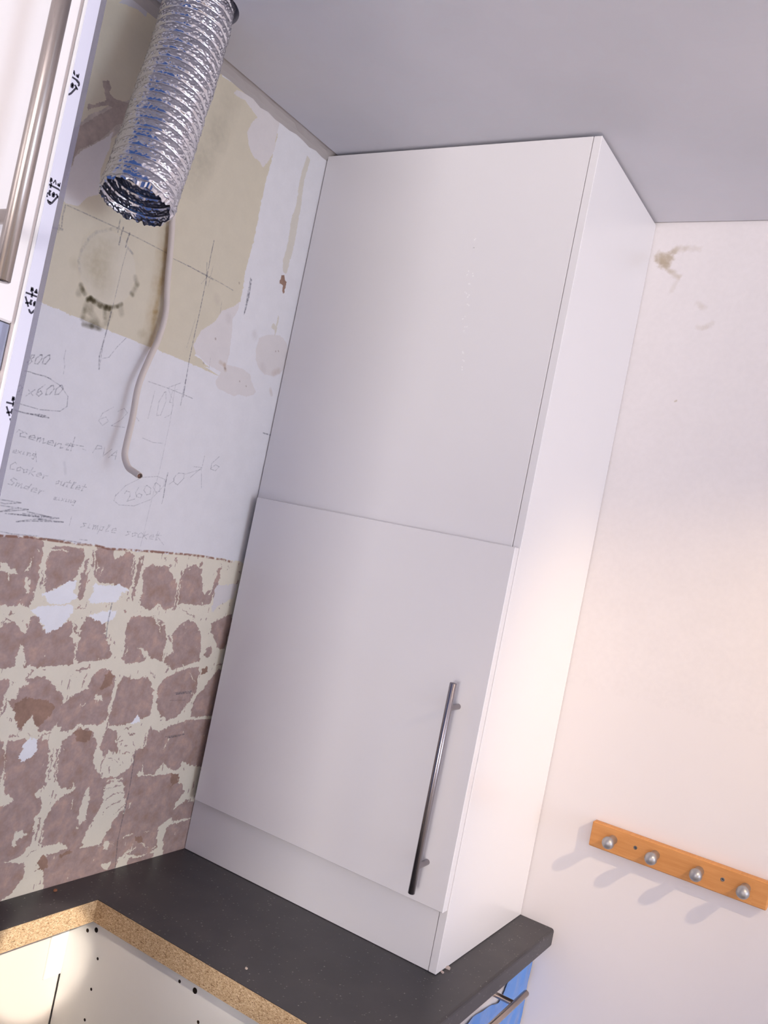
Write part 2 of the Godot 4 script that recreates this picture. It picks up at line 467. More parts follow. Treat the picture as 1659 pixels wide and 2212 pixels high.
# pencil strokes: [width * 10, strength * 100, x, y, x, y ...]
const PENCIL := [
	[11,36,803,1000,809,997,819,1002,818,1008,805,1007],
	[11,36,798,1005,782,1004,785,999,795,1002,797,1008,782,1009],
	[11,36,776,1001,777,1010,774,1003,769,1001,770,1010,765,1003,761,1001,761,1011,755,1009],
	[11,36,753,1007,735,1006,738,1001,749,1004,751,1010,736,1011],
	[11,36,729,1003,731,1012,722,1004,715,1004,716,1013,709,1011],
	[11,36,691,997,700,1014,693,1013],
	[11,36,705,1003,682,1003],
	[10,30,828,1001,824,995,814,997],
	[11,40,703,1000,684,999,657,998],
	[11,36,684,982,687,1014],
	[10,30,657,1004,648,1005],
	[10,28,628,1007,619,988,607,988,605,993,622,997],
	[10,28,598,989,597,1009,577,989],
	[10,28,581,1010,561,989,561,1011],
	[10,28,574,1003,560,1002],
	[10,27,827,1042,819,1040,820,1037,826,1039,827,1044,819,1044],
	[10,27,815,1038,808,1044],
	[10,27,807,1038,817,1044],
	[10,27,801,1038,803,1043,799,1043],
	[10,27,793,1037,793,1044,790,1038,786,1038,786,1044,783,1042],
	[10,27,773,1038,778,1037,780,1041,775,1042,772,1038,776,1049,780,1048],
	[10,30,774,1032,767,1053],
	[10,27,812,1066,817,1063,826,1071,825,1079,815,1078],
	[10,27,802,1071,809,1074,809,1080,801,1078,802,1071,795,1074],
	[10,27,785,1073,793,1075,792,1081,785,1079,785,1073,778,1075],
	[10,27,772,1067,779,1083],
	[10,27,765,1074,776,1078,767,1084],
	[10,27,761,1080,748,1079,750,1075,758,1077,760,1083,749,1084],
	[10,27,742,1077,743,1086,739,1079,731,1078],
	[10,30,701,1084,707,1087,707,1092,701,1090,701,1084,696,1086],
	[10,30,693,1084,695,1092,689,1093,684,1085,687,1094],
	[10,30,672,1079,679,1094,675,1094],
	[10,30,681,1084,668,1084],
	[10,30,666,1092,656,1081,661,1081,666,1095,659,1094],
	[10,30,653,1092,642,1091,644,1086,650,1088,653,1095,643,1095],
	[10,30,629,1081,637,1097,633,1096],
	[10,30,638,1087,625,1087],
	[10,25,804,1099,813,1096,818,1101,809,1106,813,1111,823,1110],
	[10,25,802,1104,804,1113,801,1106,797,1105,798,1113,794,1107,790,1105,791,1114,787,1113],
	[10,25,772,1109,780,1108,784,1113,776,1114,767,1102,774,1116],
	[10,25,765,1113,751,1113,753,1109,762,1110,765,1117,752,1118],
	[10,25,744,1111,746,1120,741,1113,732,1112],
	[10,24,704,1121,704,1127,703,1122,701,1121,701,1127,699,1122,697,1121,697,1127,695,1126],
	[10,24,691,1121,692,1126,689,1126],
	[10,24,683,1121,678,1127],
	[10,24,676,1121,685,1127],
	[10,24,671,1121,673,1127,669,1126],
	[10,24,664,1121,665,1127,661,1122,658,1122,659,1127,655,1126],
	[10,24,647,1122,651,1121,653,1125,649,1126,646,1122,650,1133,654,1132],
	[15,36,834,1145,783,1145,819,1152,832,1151],
	[15,36,831,1157,762,1157,828,1170,787,1156],
	[15,36,814,1172,724,1169,801,1171],
	[15,36,773,1167,681,1166,732,1175,667,1173,747,1180,784,1186,719,1170],
	[15,36,763,1162,701,1166,752,1170],
	[10,25,648,1158,649,1179],
	[10,25,604,1169,613,1169,607,1175,618,1179],
	[10,25,594,1169,597,1178,591,1178],
	[10,25,582,1169,583,1180,580,1172,576,1170,577,1180,573,1172,570,1170,570,1180,566,1178],
	[10,25,561,1170,567,1189],
	[10,25,562,1172,552,1171,556,1180,564,1179],
	[10,25,545,1178,533,1164,539,1165,544,1181,536,1179],
	[10,25,528,1177,514,1175,516,1170,525,1173,527,1181,515,1181],
	[10,25,469,1174,479,1174,472,1180,483,1184],
	[10,25,454,1174,462,1177,461,1184,452,1181,454,1174,446,1176],
	[10,25,429,1175,435,1172,443,1178,442,1184,430,1183],
	[10,25,421,1166,427,1186],
	[10,25,411,1173,424,1179,413,1186],
	[10,25,406,1180,391,1178,394,1173,403,1176,405,1184,392,1184],
	[10,25,375,1166,382,1185,377,1184],
	[10,25,386,1173,367,1172],
	[10,30,381,1163,384,1188],
	[10,22,375,1179,352,1195],
	[10,20,597,893,624,914,630,933,617,941,603,928,612,920,627,928],
	[10,20,582,900,566,889,554,897,568,917,592,936,553,932],
	[10,22,486,827,489,896],
	[10,22,454,821,466,849,464,883,452,879,444,842,451,820,458,826],
	[10,22,414,805,430,813,432,842,418,841,419,870,437,882],
	[10,25,524,902,515,908],
	[10,30,512,1085,508,1078,496,1079,494,1089,500,1102,477,1093],
	[10,30,473,1064,479,1078,473,1087,460,1088,458,1080,468,1078,474,1084],
	[10,30,450,1056,455,1068,443,1078,432,1074,434,1060,448,1055,454,1059],
	[10,30,422,1045,427,1057,415,1067,403,1063,406,1049,420,1044,426,1048],
	[10,22,539,1096,514,1066,468,1038,421,1028,395,1031,394,1048,426,1087,475,1110,521,1114,539,1106,537,1090],
	[17,50,389,1014,390,1036,387,1077],
	[10,25,387,1077,388,1093],
	[10,30,362,1015,365,1032,348,1038,331,1018,333,1006,353,1008,367,1024,356,1037],
	[10,20,380,1043,362,1029],
	[10,25,330,1007,276,985],
	[10,28,306,983,275,980,309,1012],
	[10,27,274,949,275,986,261,1033],
	[12,30,219,940,242,963,242,978,223,980,212,967,226,964,240,974],
	[10,20,493,945,458,949,426,945],
	[10,16,425,797,417,889,418,1014,424,1095,428,1205],
	[10,28,513,810,447,810,359,814],
	[10,25,444,807,409,787],
	[11,40,395,775,395,811,394,841],
	[10,15,447,810,421,836],
	[11,36,840,874,836,873,826,872,814,873,796,872,775,873],
	[11,34,820,873,788,871,749,881,724,899,721,921,736,935,785,943,839,942,864,940],
	[12,36,822,909,809,918],
	[12,36,807,905,825,923],
	[12,36,786,889,799,903,802,913,795,916,788,908,793,904,800,910],
	[12,36,769,886,779,897,779,909,770,906,762,892,766,885,772,888],
	[12,36,746,879,757,891,757,903,748,900,740,886,744,879,750,882],
	[13,40,848,909,842,904,837,908,842,917,852,925,836,923],
	[13,38,825,836,832,837,833,844,828,850,834,858,838,854,826,840,825,835],
	[13,38,810,830,820,841,821,852,813,851,806,837,808,830,813,832],
	[13,38,792,826,802,836,803,848,795,846,788,833,790,825,795,828],
	[16,50,854,959,844,957,833,958,820,958,805,957,760,955],
	[14,45,802,957,783,953,768,953,775,957,794,957],
	[14,35,823,512,748,508,690,505,614,503,536,503],
	[13,38,515,508,456,506,374,509],
	[12,35,475,507,400,506,340,507,297,509],
	[13,62,398,416,398,460,397,496,396,548,396,607,397,660,397,721,394,775,391,819],
	[10,25,383,477,386,533],
	[10,20,410,532,396,509],
	[10,18,405,621,414,697],
	[12,35,406,476,393,531],
	[13,50,240,457,237,506,237,552],
	[13,50,238,458,235,505,237,550],
	[13,50,242,455,240,507,238,555],
	[13,50,236,459,233,505,236,549],
	[10,20,328,550,325,579],
	[10,20,326,699,323,733],
	[10,25,386,813,359,815],
	[16,40,687,484,686,513],
	[18,55,674,497,676,516,676,538],
	[18,50,654,502,657,523,657,536],
	[30,30,650,535,634,543],
	[10,30,652,539,655,577,656,629,658,691,660,729,662,764,658,819],
	[18,38,659,687,661,737,665,792,659,820],
	[10,28,603,731,622,757,639,787,655,794],
	[20,35,828,514,829,538,826,564],
	[30,35,844,569,824,564],
	[20,30,833,558,832,573],
	[10,20,754,803,754,822,748,837,747,855],
	[40,10,758,559,741,536,705,514,684,503],
	[40,9,759,635,769,611,768,587,756,558],
	[18,50,300,1734,293,1847,296,1902,297,1967,285,2044],
	[18,50,480,1350,480,1400,476,1435],
	[18,42,201,1585,138,1584,194,1589,140,1588],
	[12,30,213,1605,156,1607],
	[18,42,202,1704,131,1704,192,1708,148,1707],
	[20,50,64,843,28,842],
	[13,30,818,1211,789,1213,723,1211],
	[13,30,710,1215,654,1213,608,1214],
	[13,30,613,1207,592,1207]]
# stains and soot; the first two rows paint the shadow beside the cable: [width, r, g, b, strength * 100, x, y ...]
const STAINS_AND_SHADE := [
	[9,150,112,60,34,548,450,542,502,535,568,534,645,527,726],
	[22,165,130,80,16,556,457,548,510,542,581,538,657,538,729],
	[6,58,50,30,50,751,658,745,666,737,672],
	[6,58,50,30,110,726,682,719,677,711,680],
	[7,58,50,30,60,706,680,691,683,676,683,664,680],
	[6,58,50,30,110,673,682,667,682],
	[5,58,50,30,45,662,678,645,670,635,661],
	[7,58,50,30,25,727,690,728,707,730,725],
	[9,58,50,30,20,714,683,715,703,693,720,678,730],
	[6,58,50,30,35,677,688,673,704],
	[9,58,50,30,18,661,692,667,716],
	[6,58,50,30,45,724,737,701,735,681,733],
	[7,58,50,30,25,613,591,604,603,611,628],
	[6,58,50,30,30,615,629,611,631],
	[8,58,50,30,20,637,667,630,682],
	[8,58,50,30,25,750,667,752,677],
	[8,58,50,30,28,724,725,703,728,687,730],
	[40,140,125,85,10,712,555,729,581,728,609,705,630],
	[30,140,125,85,6,694,557,708,616,692,634],
	[12,140,125,85,12,779,619,778,621],
	[10,140,125,85,20,564,709,558,705],
	[40,140,135,120,14,443,75,461,168,487,254,503,315],
	[3,110,85,75,50,323,647,322,648],
	[3,110,85,75,50,280,483,279,484],
	[2,110,85,75,50,83,610,82,611],
	[2,110,85,75,50,72,606,70,607],
	[2,110,85,75,50,202,728,201,729],
	[2,110,85,75,50,173,734,172,735],
	[4,110,85,75,50,267,710,265,711],
	[3,110,85,75,50,347,718,346,719],
	[6,170,140,110,30,289,700,271,702,264,714],
	[10,190,165,150,35,71,672,55,660],
	[6,190,170,155,35,72,718,62,731],
	[12,180,165,160,18,294,581,289,586],
	[12,180,165,160,18,349,547,344,553],
	[12,180,165,160,18,183,591,177,597],
	[12,180,165,160,18,124,666,118,672],
	[4,150,150,160,15,697,1043,688,1066]]
# broken lip of the skim coat above the tile marks
const LIP := [1097,1229,816,1220,749,1216,714,1216,601,1218,568,1216,525,1221,461,1218,385,1215,271,1212,200,1212,129,1214,85,1218]
const PAINTS := [[236, 233, 236], [221, 211, 190], [184, 159, 152], [238, 229, 211], [247, 246, 250], [186, 170, 161], [223, 216, 205], [229, 222, 221], [206, 202, 208], [166, 134, 118], [222, 213, 195], [206, 194, 184]]

func fill(lab: PackedByteArray, kind: int, p: Array) -> PackedByteArray:
	var n := p.size() / 2
	var y0 := 99999
	var y1 := -99999
	for k in n:
		y0 = mini(y0, p[k * 2 + 1])
		y1 = maxi(y1, p[k * 2 + 1])
	for y in range(maxi(y0, 0), mini(y1, TH - 1) + 1):
		var xs := []
		var fy := y + 0.5
		for k in n:
			var ax: float = p[k * 2]
			var ay: float = p[k * 2 + 1]
			var bx: float = p[((k + 1) % n) * 2]
			var by: float = p[((k + 1) % n) * 2 + 1]
			if (ay <= fy) != (by <= fy):
				xs.append(ax + (fy - ay) / (by - ay) * (bx - ax))
		xs.sort()
		for k in range(0, xs.size() - 1, 2):
			for x in range(clampi(int(xs[k]), 0, TW), clampi(int(xs[k + 1]), 0, TW)):
				lab[y * TW + x] = kind
	return lab

func stroke(col: PackedByteArray, grain: PackedByteArray, pts: Array, w: float, c: Array, a: float, gritty: float) -> PackedByteArray:
	for k in range(0, pts.size() - 2, 2):
		var p := Vector2(pts[k], pts[k + 1])
		var q := Vector2(pts[k + 2], pts[k + 3])
		var r := w + 1.2
		for y in range(maxi(0, int(minf(p.y, q.y) - r)), mini(TH, int(maxf(p.y, q.y) + r) + 2)):
			for x in range(maxi(0, int(minf(p.x, q.x) - r)), mini(TW, int(maxf(p.x, q.x) + r) + 2)):
				var t := Vector2(x, y)
				var e := q - p
				var s := clampf((t - p).dot(e) / maxf(e.length_squared(), 0.01), 0.0, 1.0)
				var dd := t.distance_to(p + e * s) / w
				if dd >= 1.25:
					continue
				var i := y * TW + x
				var g := grain[i] / 255.0
				var al := a * clampf(1.3 - dd, 0.0, 1.0) * clampf(1.0 + gritty * (g - 0.5) * 4.0, 0.0, 1.6)
				al = clampf(al, 0.0, 0.95)
				for ch in 3:
					col[i * 3 + ch] = int(lerpf(col[i * 3 + ch], c[ch], al))
	return col

func tile_wall_material() -> StandardMaterial3D:
	var lab := PackedByteArray()
	lab.resize(TW * TH)
	for e in PATCHES:
		lab = fill(lab, e[0], e.slice(1))
	# small flakes: bare spots in the cream, cream specks on the brown
	var rng := RandomNumberGenerator.new()
	rng.seed = 77
	for k in 900:
		var fx := rng.randi_range(20, TW - 20)
		var fy := rng.randi_range(1230, TH - 20)
		var here := lab[fy * TW + fx]
		var near := lab[(fy + rng.randi_range(-16, 16)) * TW + fx + rng.randi_range(-16, 16)]
		if (here == 3 and rng.randf() < 0.4) or (here == 2 and near == 3 and rng.randf() < 0.7):
			var blob := []
			var rx := rng.randf_range(1.0, 4.0)
			var ry := rx * rng.randf_range(0.8, 2.6)
			for j in 7:
				var an := TAU * j / 7.0
				blob.append(fx + int(cos(an) * rx * rng.randf_range(0.6, 1.3)))
				blob.append(fy + int(sin(an) * ry * rng.randf_range(0.6, 1.3)))
			lab = fill(lab, 2 if here == 3 else 3, blob)
	var big := noise_bytes(TW, TH, 0.018, 11, 4)
	var fine := noise_bytes(TW, TH, 0.12, 12, 3)
	var other := noise_bytes(TW, TH, 0.05, 13, 4)
	var streak_im := noise(0.06, 14, 3).get_image(TW, 300, false, false, true)
	streak_im.convert(Image.FORMAT_L8)
	streak_im.resize(TW, TH, Image.INTERPOLATE_BILINEAR)
	var streak := streak_im.get_data()
	var col := PackedByteArray()
	col.resize(TW * TH * 3)
	var hgt := PackedByteArray()
	hgt.resize(TW * TH)
	for y in TH:
		var low := y > 1212
		var amp := 0.06 if low else 0.03
		for x in TW:
			var i := y * TW + x
			var f := int(fine[i]) - 128
			var o := int(other[i]) - 128
			var g := int(big[i]) - 128
			var sx := clampi(x + int(amp * (o + 0.35 * f)), 0, TW - 1)
			var sy := clampi(y + int(amp * (g * 0.7 + o * 0.5 - f * 0.4)), 0, TH - 1)
			var l := lab[sy * TW + sx]
			var s := int(streak[i])
			if low:
				if l == 3 and s > 198 and o > 10:
					l = 2
				elif l == 2 and s < 40 and o > 30 and g > 0:
					l = 3
			var c: Array = PAINTS[l]
			var v := 1.0
			if l == 2 or l == 9 or l == 5 or l == 11:
				v = 0.985 + g * 0.0007 + o * 0.0003 + f * 0.0002
			else:
				v = 1.0 + g * 0.00008 + f * 0.00004
			var warm := (absf(g) - 20.0) * 0.07 if l == 2 else 0.0
			col[i * 3] = clampi(int(c[0] * v + warm), 0, 255)
			col[i * 3 + 1] = clampi(int(c[1] * v), 0, 255)
			col[i * 3 + 2] = clampi(int(c[2] * v - warm), 0, 255)
			hgt[i] = clampi((90 if (l == 2 or l == 9) else 150 if l == 3 else 185 if l == 4 else 170 if not low else 140) + (f / 8 + o / 6 if low else 0), 0, 255)
	for e in STAINS_AND_SHADE:
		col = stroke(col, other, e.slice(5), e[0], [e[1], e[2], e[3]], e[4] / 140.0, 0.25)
	col = stroke(col, other, LIP, 3.0, [150, 112, 98], 0.8, 1.1)
	for e in PENCIL:
		col = stroke(col, fine, e.slice(2), e[0] / 10.0, [88, 86, 96], e[1] / 125.0, 0.7)
	var s := mat(Color.WHITE, 0.75, 0.0, 0.3)
	s.albedo_texture = ImageTexture.create_from_image(Image.create_from_data(TW, TH, false, Image.FORMAT_RGB8, col))
	s.heightmap_enabled = true
	s.heightmap_texture = ImageTexture.create_from_image(Image.create_from_data(TW, TH, false, Image.FORMAT_L8, hgt))
	s.heightmap_scale = 0.06
	return s

# ---------------------------------------------------------------- other computed textures
func worktop_material() -> StandardMaterial3D:
	var size := 1024
	var rng := RandomNumberGenerator.new()
	rng.seed = 5
	var d := noise(0.008, 21, 5).get_seamless_image(size, size)
	d.convert(Image.FORMAT_L8)
	var b := d.get_data()
	var o := PackedByteArray()
	o.resize(size * size * 3)
	for k in size * size:
		var v := (int(b[k]) - 128) * 0.05
		o[k * 3] = clampi(int(57 + v), 0, 255)
		o[k * 3 + 1] = clampi(int(54 + v * 0.9), 0, 255)
		o[k * 3 + 2] = clampi(int(57 + v * 0.8), 0, 255)
	for k in 2200:
		var x := rng.randi_range(0, size - 1)
		var y := rng.randi_range(0, size - 1)
		var a := rng.randf_range(0.15, 0.55)
		if rng.randf() < 0.16:
			a = rng.randf_range(0.5, 0.9)
		for p in [[0, 0, 1.0], [1, 0, 0.9], [0, 1, 0.9], [1, 1, 0.8], [2, 0, 0.5 * float(a > 0.3)], [2, 1, 0.5 * float(a > 0.3)], [0, 2, 0.5 * float(a > 0.4)]]:
			var i: int = ((y + p[1]) % size) * size + (x + p[0]) % size
			for ch in 3:
				o[i * 3 + ch] = int(lerpf(o[i * 3 + ch], [196, 190, 184][ch], a * p[2]))
	var s := mat(Color.WHITE, 0.42, 0.0, 0.5)
	s.albedo_texture = ImageTexture.create_from_image(Image.create_from_data(size, size, false, Image.FORMAT_RGB8, o))
	s.uv1_scale = Vector3(1.0 / 0.82, 1.0 / 0.82, 1)
	return s

func chipboard_material() -> StandardMaterial3D:
	var size := 512
	var rng := RandomNumberGenerator.new()
	rng.seed = 9
	var im := Image.create(size, size, false, Image.FORMAT_RGB8)
	im.fill(rgb(196, 168, 134))
	for k in 9000:
		var t := rng.randf()
		var c := rgb(196, 168, 134)
		if t < 0.45:
			c = rgb(214, 188, 152).lerp(rgb(226, 204, 172), rng.randf())
		elif t < 0.86:
			c = rgb(178, 148, 114).lerp(rgb(160, 130, 98), rng.randf())
		else:
			c = rgb(120, 92, 66)
		var w := rng.randi_range(2, 11)
		var h := rng.randi_range(1, 4)
		if t > 0.93:
			w = rng.randi_range(2, 5)
			h = 2
		im.fill_rect(Rect2i(rng.randi_range(0, size - 1), rng.randi_range(0, size - 1), w, h), c)
	var s := mat(Color.WHITE, 0.85, 0.0, 0.25)
	s.albedo_texture = ImageTexture.create_from_image(im)
	s.uv1_scale = Vector3(1.0 / 0.16, 1.0 / 0.16, 1)
	return s

func wood_material() -> StandardMaterial3D:
	var w := 512
	var h := 256
	var d := noise_bytes(w, h * 4, 0.02, 31, 4)
	var f := noise_bytes(w, h * 8, 0.08, 32, 3)
	var im := Image.create(w, h, false, Image.FORMAT_RGB8)
	for y in h:
		for x in w:
			var v := (d[(y * 4) * w + x / 3] / 255.0) * 0.6 + (f[(y * 8) * w + x / 5] / 255.0) * 0.4
			im.set_pixel(x, y, rgb(220, 160, 104).lerp(rgb(202, 138, 82), v))
	var s := mat(Color.WHITE, 0.55, 0.0, 0.3)
	s.albedo_texture = ImageTexture.create_from_image(im)
	s.uv1_scale = Vector3(1.0 / 0.34, 1.0 / 0.17, 1)
	return s

# ---------------------------------------------------------------- a bar handle: bar plus two posts, along 'dir', standing off along 'out'
func bar_handle(parent: Node3D, a: Vector3, b: Vector3, out: Vector3, stand: float, r: float, posts: Array, m: Material) -> void:
	var d := (b - a).normalized()
	var l := a.distance_to(b)
	var bar := part("handle", lathe(mesh(), a, d, [Vector2(0, 0), Vector2(r - 0.001, 0), Vector2(r, 0.001), Vector2(r, l - 0.001), Vector2(r - 0.001, l), Vector2(0, l)], 36), m, parent, "brushed steel bar handle")
	for t in posts:
		var p: Vector3 = a + d * t
		part("handle_post", lathe(mesh(), p - out * stand, out, [Vector2(0, 0), Vector2(r * 0.85, 0), Vector2(r * 0.85, stand - r * 0.4)], 24), m, bar)

func _ready() -> void:
	# ------------------------------------------------------------ camera
	var cam := Camera3D.new()
	cam.name = "camera"
	cam.position = Vector3(1.17850, 1.62661, 1.78229)
	cam.basis = Basis(Vector3(0.83598, 0.19910, -0.51136), Vector3(-0.15579, 0.97963, 0.12673), Vector3(0.52618, -0.02628, 0.84997))
	cam.fov = 61.2358
	cam.near = 0.02
	add_child(cam)
	cam.current = true
	# ------------------------------------------------------------ sky, exposure
	var env := Environment.new()
	var sky_mat := ProceduralSkyMaterial.new()
	sky_mat.sky_top_color = Color(0.42, 0.58, 0.86)
	sky_mat.sky_horizon_color = Color(0.78, 0.83, 0.9)
	sky_mat.ground_bottom_color = Color(0.3, 0.3, 0.28)
	sky_mat.ground_horizon_color = Color(0.55, 0.56, 0.55)
	sky_mat.sky_energy_multiplier = 1.0
	var sky := Sky.new()
	sky.sky_material = sky_mat
	env.background_mode = Environment.BG_SKY
	env.sky = sky
	env.tonemap_mode = Environment.TONE_MAPPER_LINEAR
	env.tonemap_exposure = 1.09
	env.sdfgi_enabled = true
	env.ssao_enabled = true
	env.ssil_enabled = true
	var we := WorldEnvironment.new()
	we.name = "environment"
	we.environment = env
	add_child(we)
	# ------------------------------------------------------------ daylight through two unseen windows, the garden one added for its light
	daylight("window_daylight", Vector3(RX - 0.045, 1.35, 0.95), Vector3(-1, 0, 0), Vector2(1.3, 1.1), Color(0.86, 0.92, 1.0), 4.9)
	daylight("added_garden_daylight", Vector3(2.5, 1.5, RZ - 0.045), Vector3(0, 0, -1), Vector2(1.7, 1.1), Color(1.0, 0.975, 0.96), 17.8)

	build_room()
	build_worktop()
	build_cupboard()
	build_oven_housing()
	build_base_units()
	build_duct()
	build_cable()
	build_peg_rail()
	build_spotlights()
	build_crumbs()
	build_added_fridge()

func daylight(called: String, at: Vector3, towards: Vector3, size: Vector2, c: Color, energy: float) -> void:
	var l := AreaLight3D.new()
	l.name = called
	l.area_size = size
	l.light_color = c
	l.light_energy = energy
	l.shadow_enabled = true
	l.set("area_range", 12.0)
	add_child(l)
	l.look_at_from_position(at, at + towards, Vector3.UP)

const RX := 5.4
const RZ := 5.0
const CEIL := 2.392

func build_room() -> void:
	var paint := mottled(rgb(233, 229, 230), rgb(239, 236, 237), 0.006, 41, 0.7, 0.7, 0.3)
	# left wall: the face in view carries the marks, the rest is plain paint
	var m := mesh()
	var z1 := WALL_Z + TW * PITCH
	var y0 := WALL_Y - TH * PITCH
	var o := part("wall_left", box(mesh(), Vector3(-0.12, -0.1, -0.12), Vector3(-0.0008, 2.5, RZ + 0.12), 0.0), paint, self)
	o.set_meta("kind", "structure")
	o.set_meta("label", "bare left wall with old tile marks, patched plaster and pencil notes")
	o.set_meta("category", "wall")
	for t in [[[0, 0], [1, 0], [1, 1]], [[0, 0], [1, 1], [0, 1]]]:
		var p := []
		var uv := []
		for k in t:
			p.append(Vector3(0, lerpf(WALL_Y, y0, k[1]), lerpf(WALL_Z, z1, k[0])))
			uv.append(Vector2(k[0], k[1]))
		smooth_tri(m, p, [Vector3.RIGHT, Vector3.RIGHT, Vector3.RIGHT], uv)
	var rim := [Vector3(0, WALL_Y, WALL_Z), Vector3(0, WALL_Y, z1), Vector3(0, y0, z1), Vector3(0, y0, WALL_Z)]
	for k in 4:
		var a: Vector3 = rim[k]
		var b: Vector3 = rim[(k + 1) % 4]
		var d := Vector3(-0.0008, 0, 0)
		var c := Vector3(0, (WALL_Y + y0) / 2, (WALL_Z + z1) / 2)
		for t in [[a, b, b + d], [a, b + d, a + d]]:
			smooth_tri(m, t, [(a + b) / 2 - c, (a + b) / 2 - c, (a + b) / 2 - c].map(func(v): return v.normalized()), [Vector2.ZERO, Vector2.ZERO, Vector2.ZERO])
	part("skim_coat", m, tile_wall_material(), o, "stripped skim coat with cream and brown tile-bed marks and pencil writing")
	structure("wall_back", box(mesh(), Vector3(-0.12, -0.1, -0.12), Vector3(RX + 0.12, 2.5, 0), 0.0), back_wall_material(), "plain white painted wall behind the tall cupboard")
	# right and front walls with a window opening each
	m = mesh()
	for b in [[0.0, 0.75, 0.0, RZ], [1.95, 2.5, 0.0, RZ], [0.75, 1.95, 0.0, 0.25], [0.75, 1.95, 1.65, RZ]]:
		box(m, Vector3(RX, b[0] - (0.1 if b[0] == 0.0 else 0.0), b[2]), Vector3(RX + 0.12, b[1], b[3]), 0.0)
	structure("wall_right", m, paint, "white painted wall with the kitchen window")
	m = mesh()
	for b in [[0.0, 0.9, 0.0, RX], [2.1, 2.5, 0.0, RX], [0.9, 2.1, 0.0, 1.6], [0.9, 2.1, 3.4, RX]]:
		box(m, Vector3(b[2], b[0] - (0.1 if b[0] == 0.0 else 0.0), RZ), Vector3(b[3], b[1], RZ + 0.12), 0.0)
	structure("wall_front", m, paint, "white painted wall behind the viewer with the added garden window")
	window("window_1", Vector3(RX + 0.06, 1.35, 0.95), Vector3(0, 0, 1), 1.4, "white framed kitchen window in the right wall")
	window("window_2", Vector3(2.5, 1.5, RZ + 0.06), Vector3(1, 0, 0), 1.8, "unseen white framed garden window, added to light the cupboard front")
	structure("floor", box(mesh(), Vector3(0, -0.1, 0), Vector3(RX, 0, RZ), 0.0), mottled(rgb(150, 138, 124), rgb(172, 160, 146), 0.01, 44, 0.8, 0.6), "bare grey-brown kitchen floor")
	# ceiling, set back a little from the walls so that a dark joint runs round it, with the duct hole
	var ceil_mat := mottled(rgb(210, 209, 217), rgb(220, 218, 226), 0.007, 45, 0.6, 0.8, 0.2)
	var cs := CSGCombiner3D.new()
	cs.name = "ceiling"
	cs.set_meta("kind", "structure")
	cs.set_meta("label", "flat pale grey painted ceiling with a duct hole")
	cs.set_meta("category", "ceiling")
	add_child(cs)
	for b in [[Vector3(-0.02, 2.415, -0.02), Vector3(RX + 0.02, 2.5, RZ + 0.02)], [Vector3(0.02, CEIL, 0.005), Vector3(RX, 2.415, RZ)]]:
		var bx := CSGBox3D.new()
		bx.size = b[1] - b[0]
		bx.position = (b[0] + b[1]) / 2
		bx.material = ceil_mat
		cs.add_child(bx)
	var hole := CSGCylinder3D.new()
	hole.radius = 0.0635
	hole.height = 0.16
	hole.sides = 48
	hole.position = Vector3(0.0914, 2.42, 0.873)
	hole.operation = CSGShape3D.OPERATION_SUBTRACTION
	hole.material = ceil_mat
	cs.add_child(hole)
	# lumpy filler along the ceiling joint; its grey imitates the shade there
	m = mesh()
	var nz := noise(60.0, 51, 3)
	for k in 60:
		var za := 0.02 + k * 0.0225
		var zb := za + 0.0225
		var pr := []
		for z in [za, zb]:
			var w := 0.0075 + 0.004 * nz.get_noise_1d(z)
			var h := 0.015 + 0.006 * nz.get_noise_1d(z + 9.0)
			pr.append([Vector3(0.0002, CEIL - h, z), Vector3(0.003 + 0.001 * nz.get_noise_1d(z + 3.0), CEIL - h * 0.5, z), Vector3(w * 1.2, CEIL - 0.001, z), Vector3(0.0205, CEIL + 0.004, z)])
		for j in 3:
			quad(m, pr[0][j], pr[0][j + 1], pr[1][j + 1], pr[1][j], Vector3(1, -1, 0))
	structure("trim_1", m, mat(rgb(184, 176, 174), 0.8, 0.0, 0.2), "uneven plaster filler along the ceiling joint, greyed to imitate its shade")

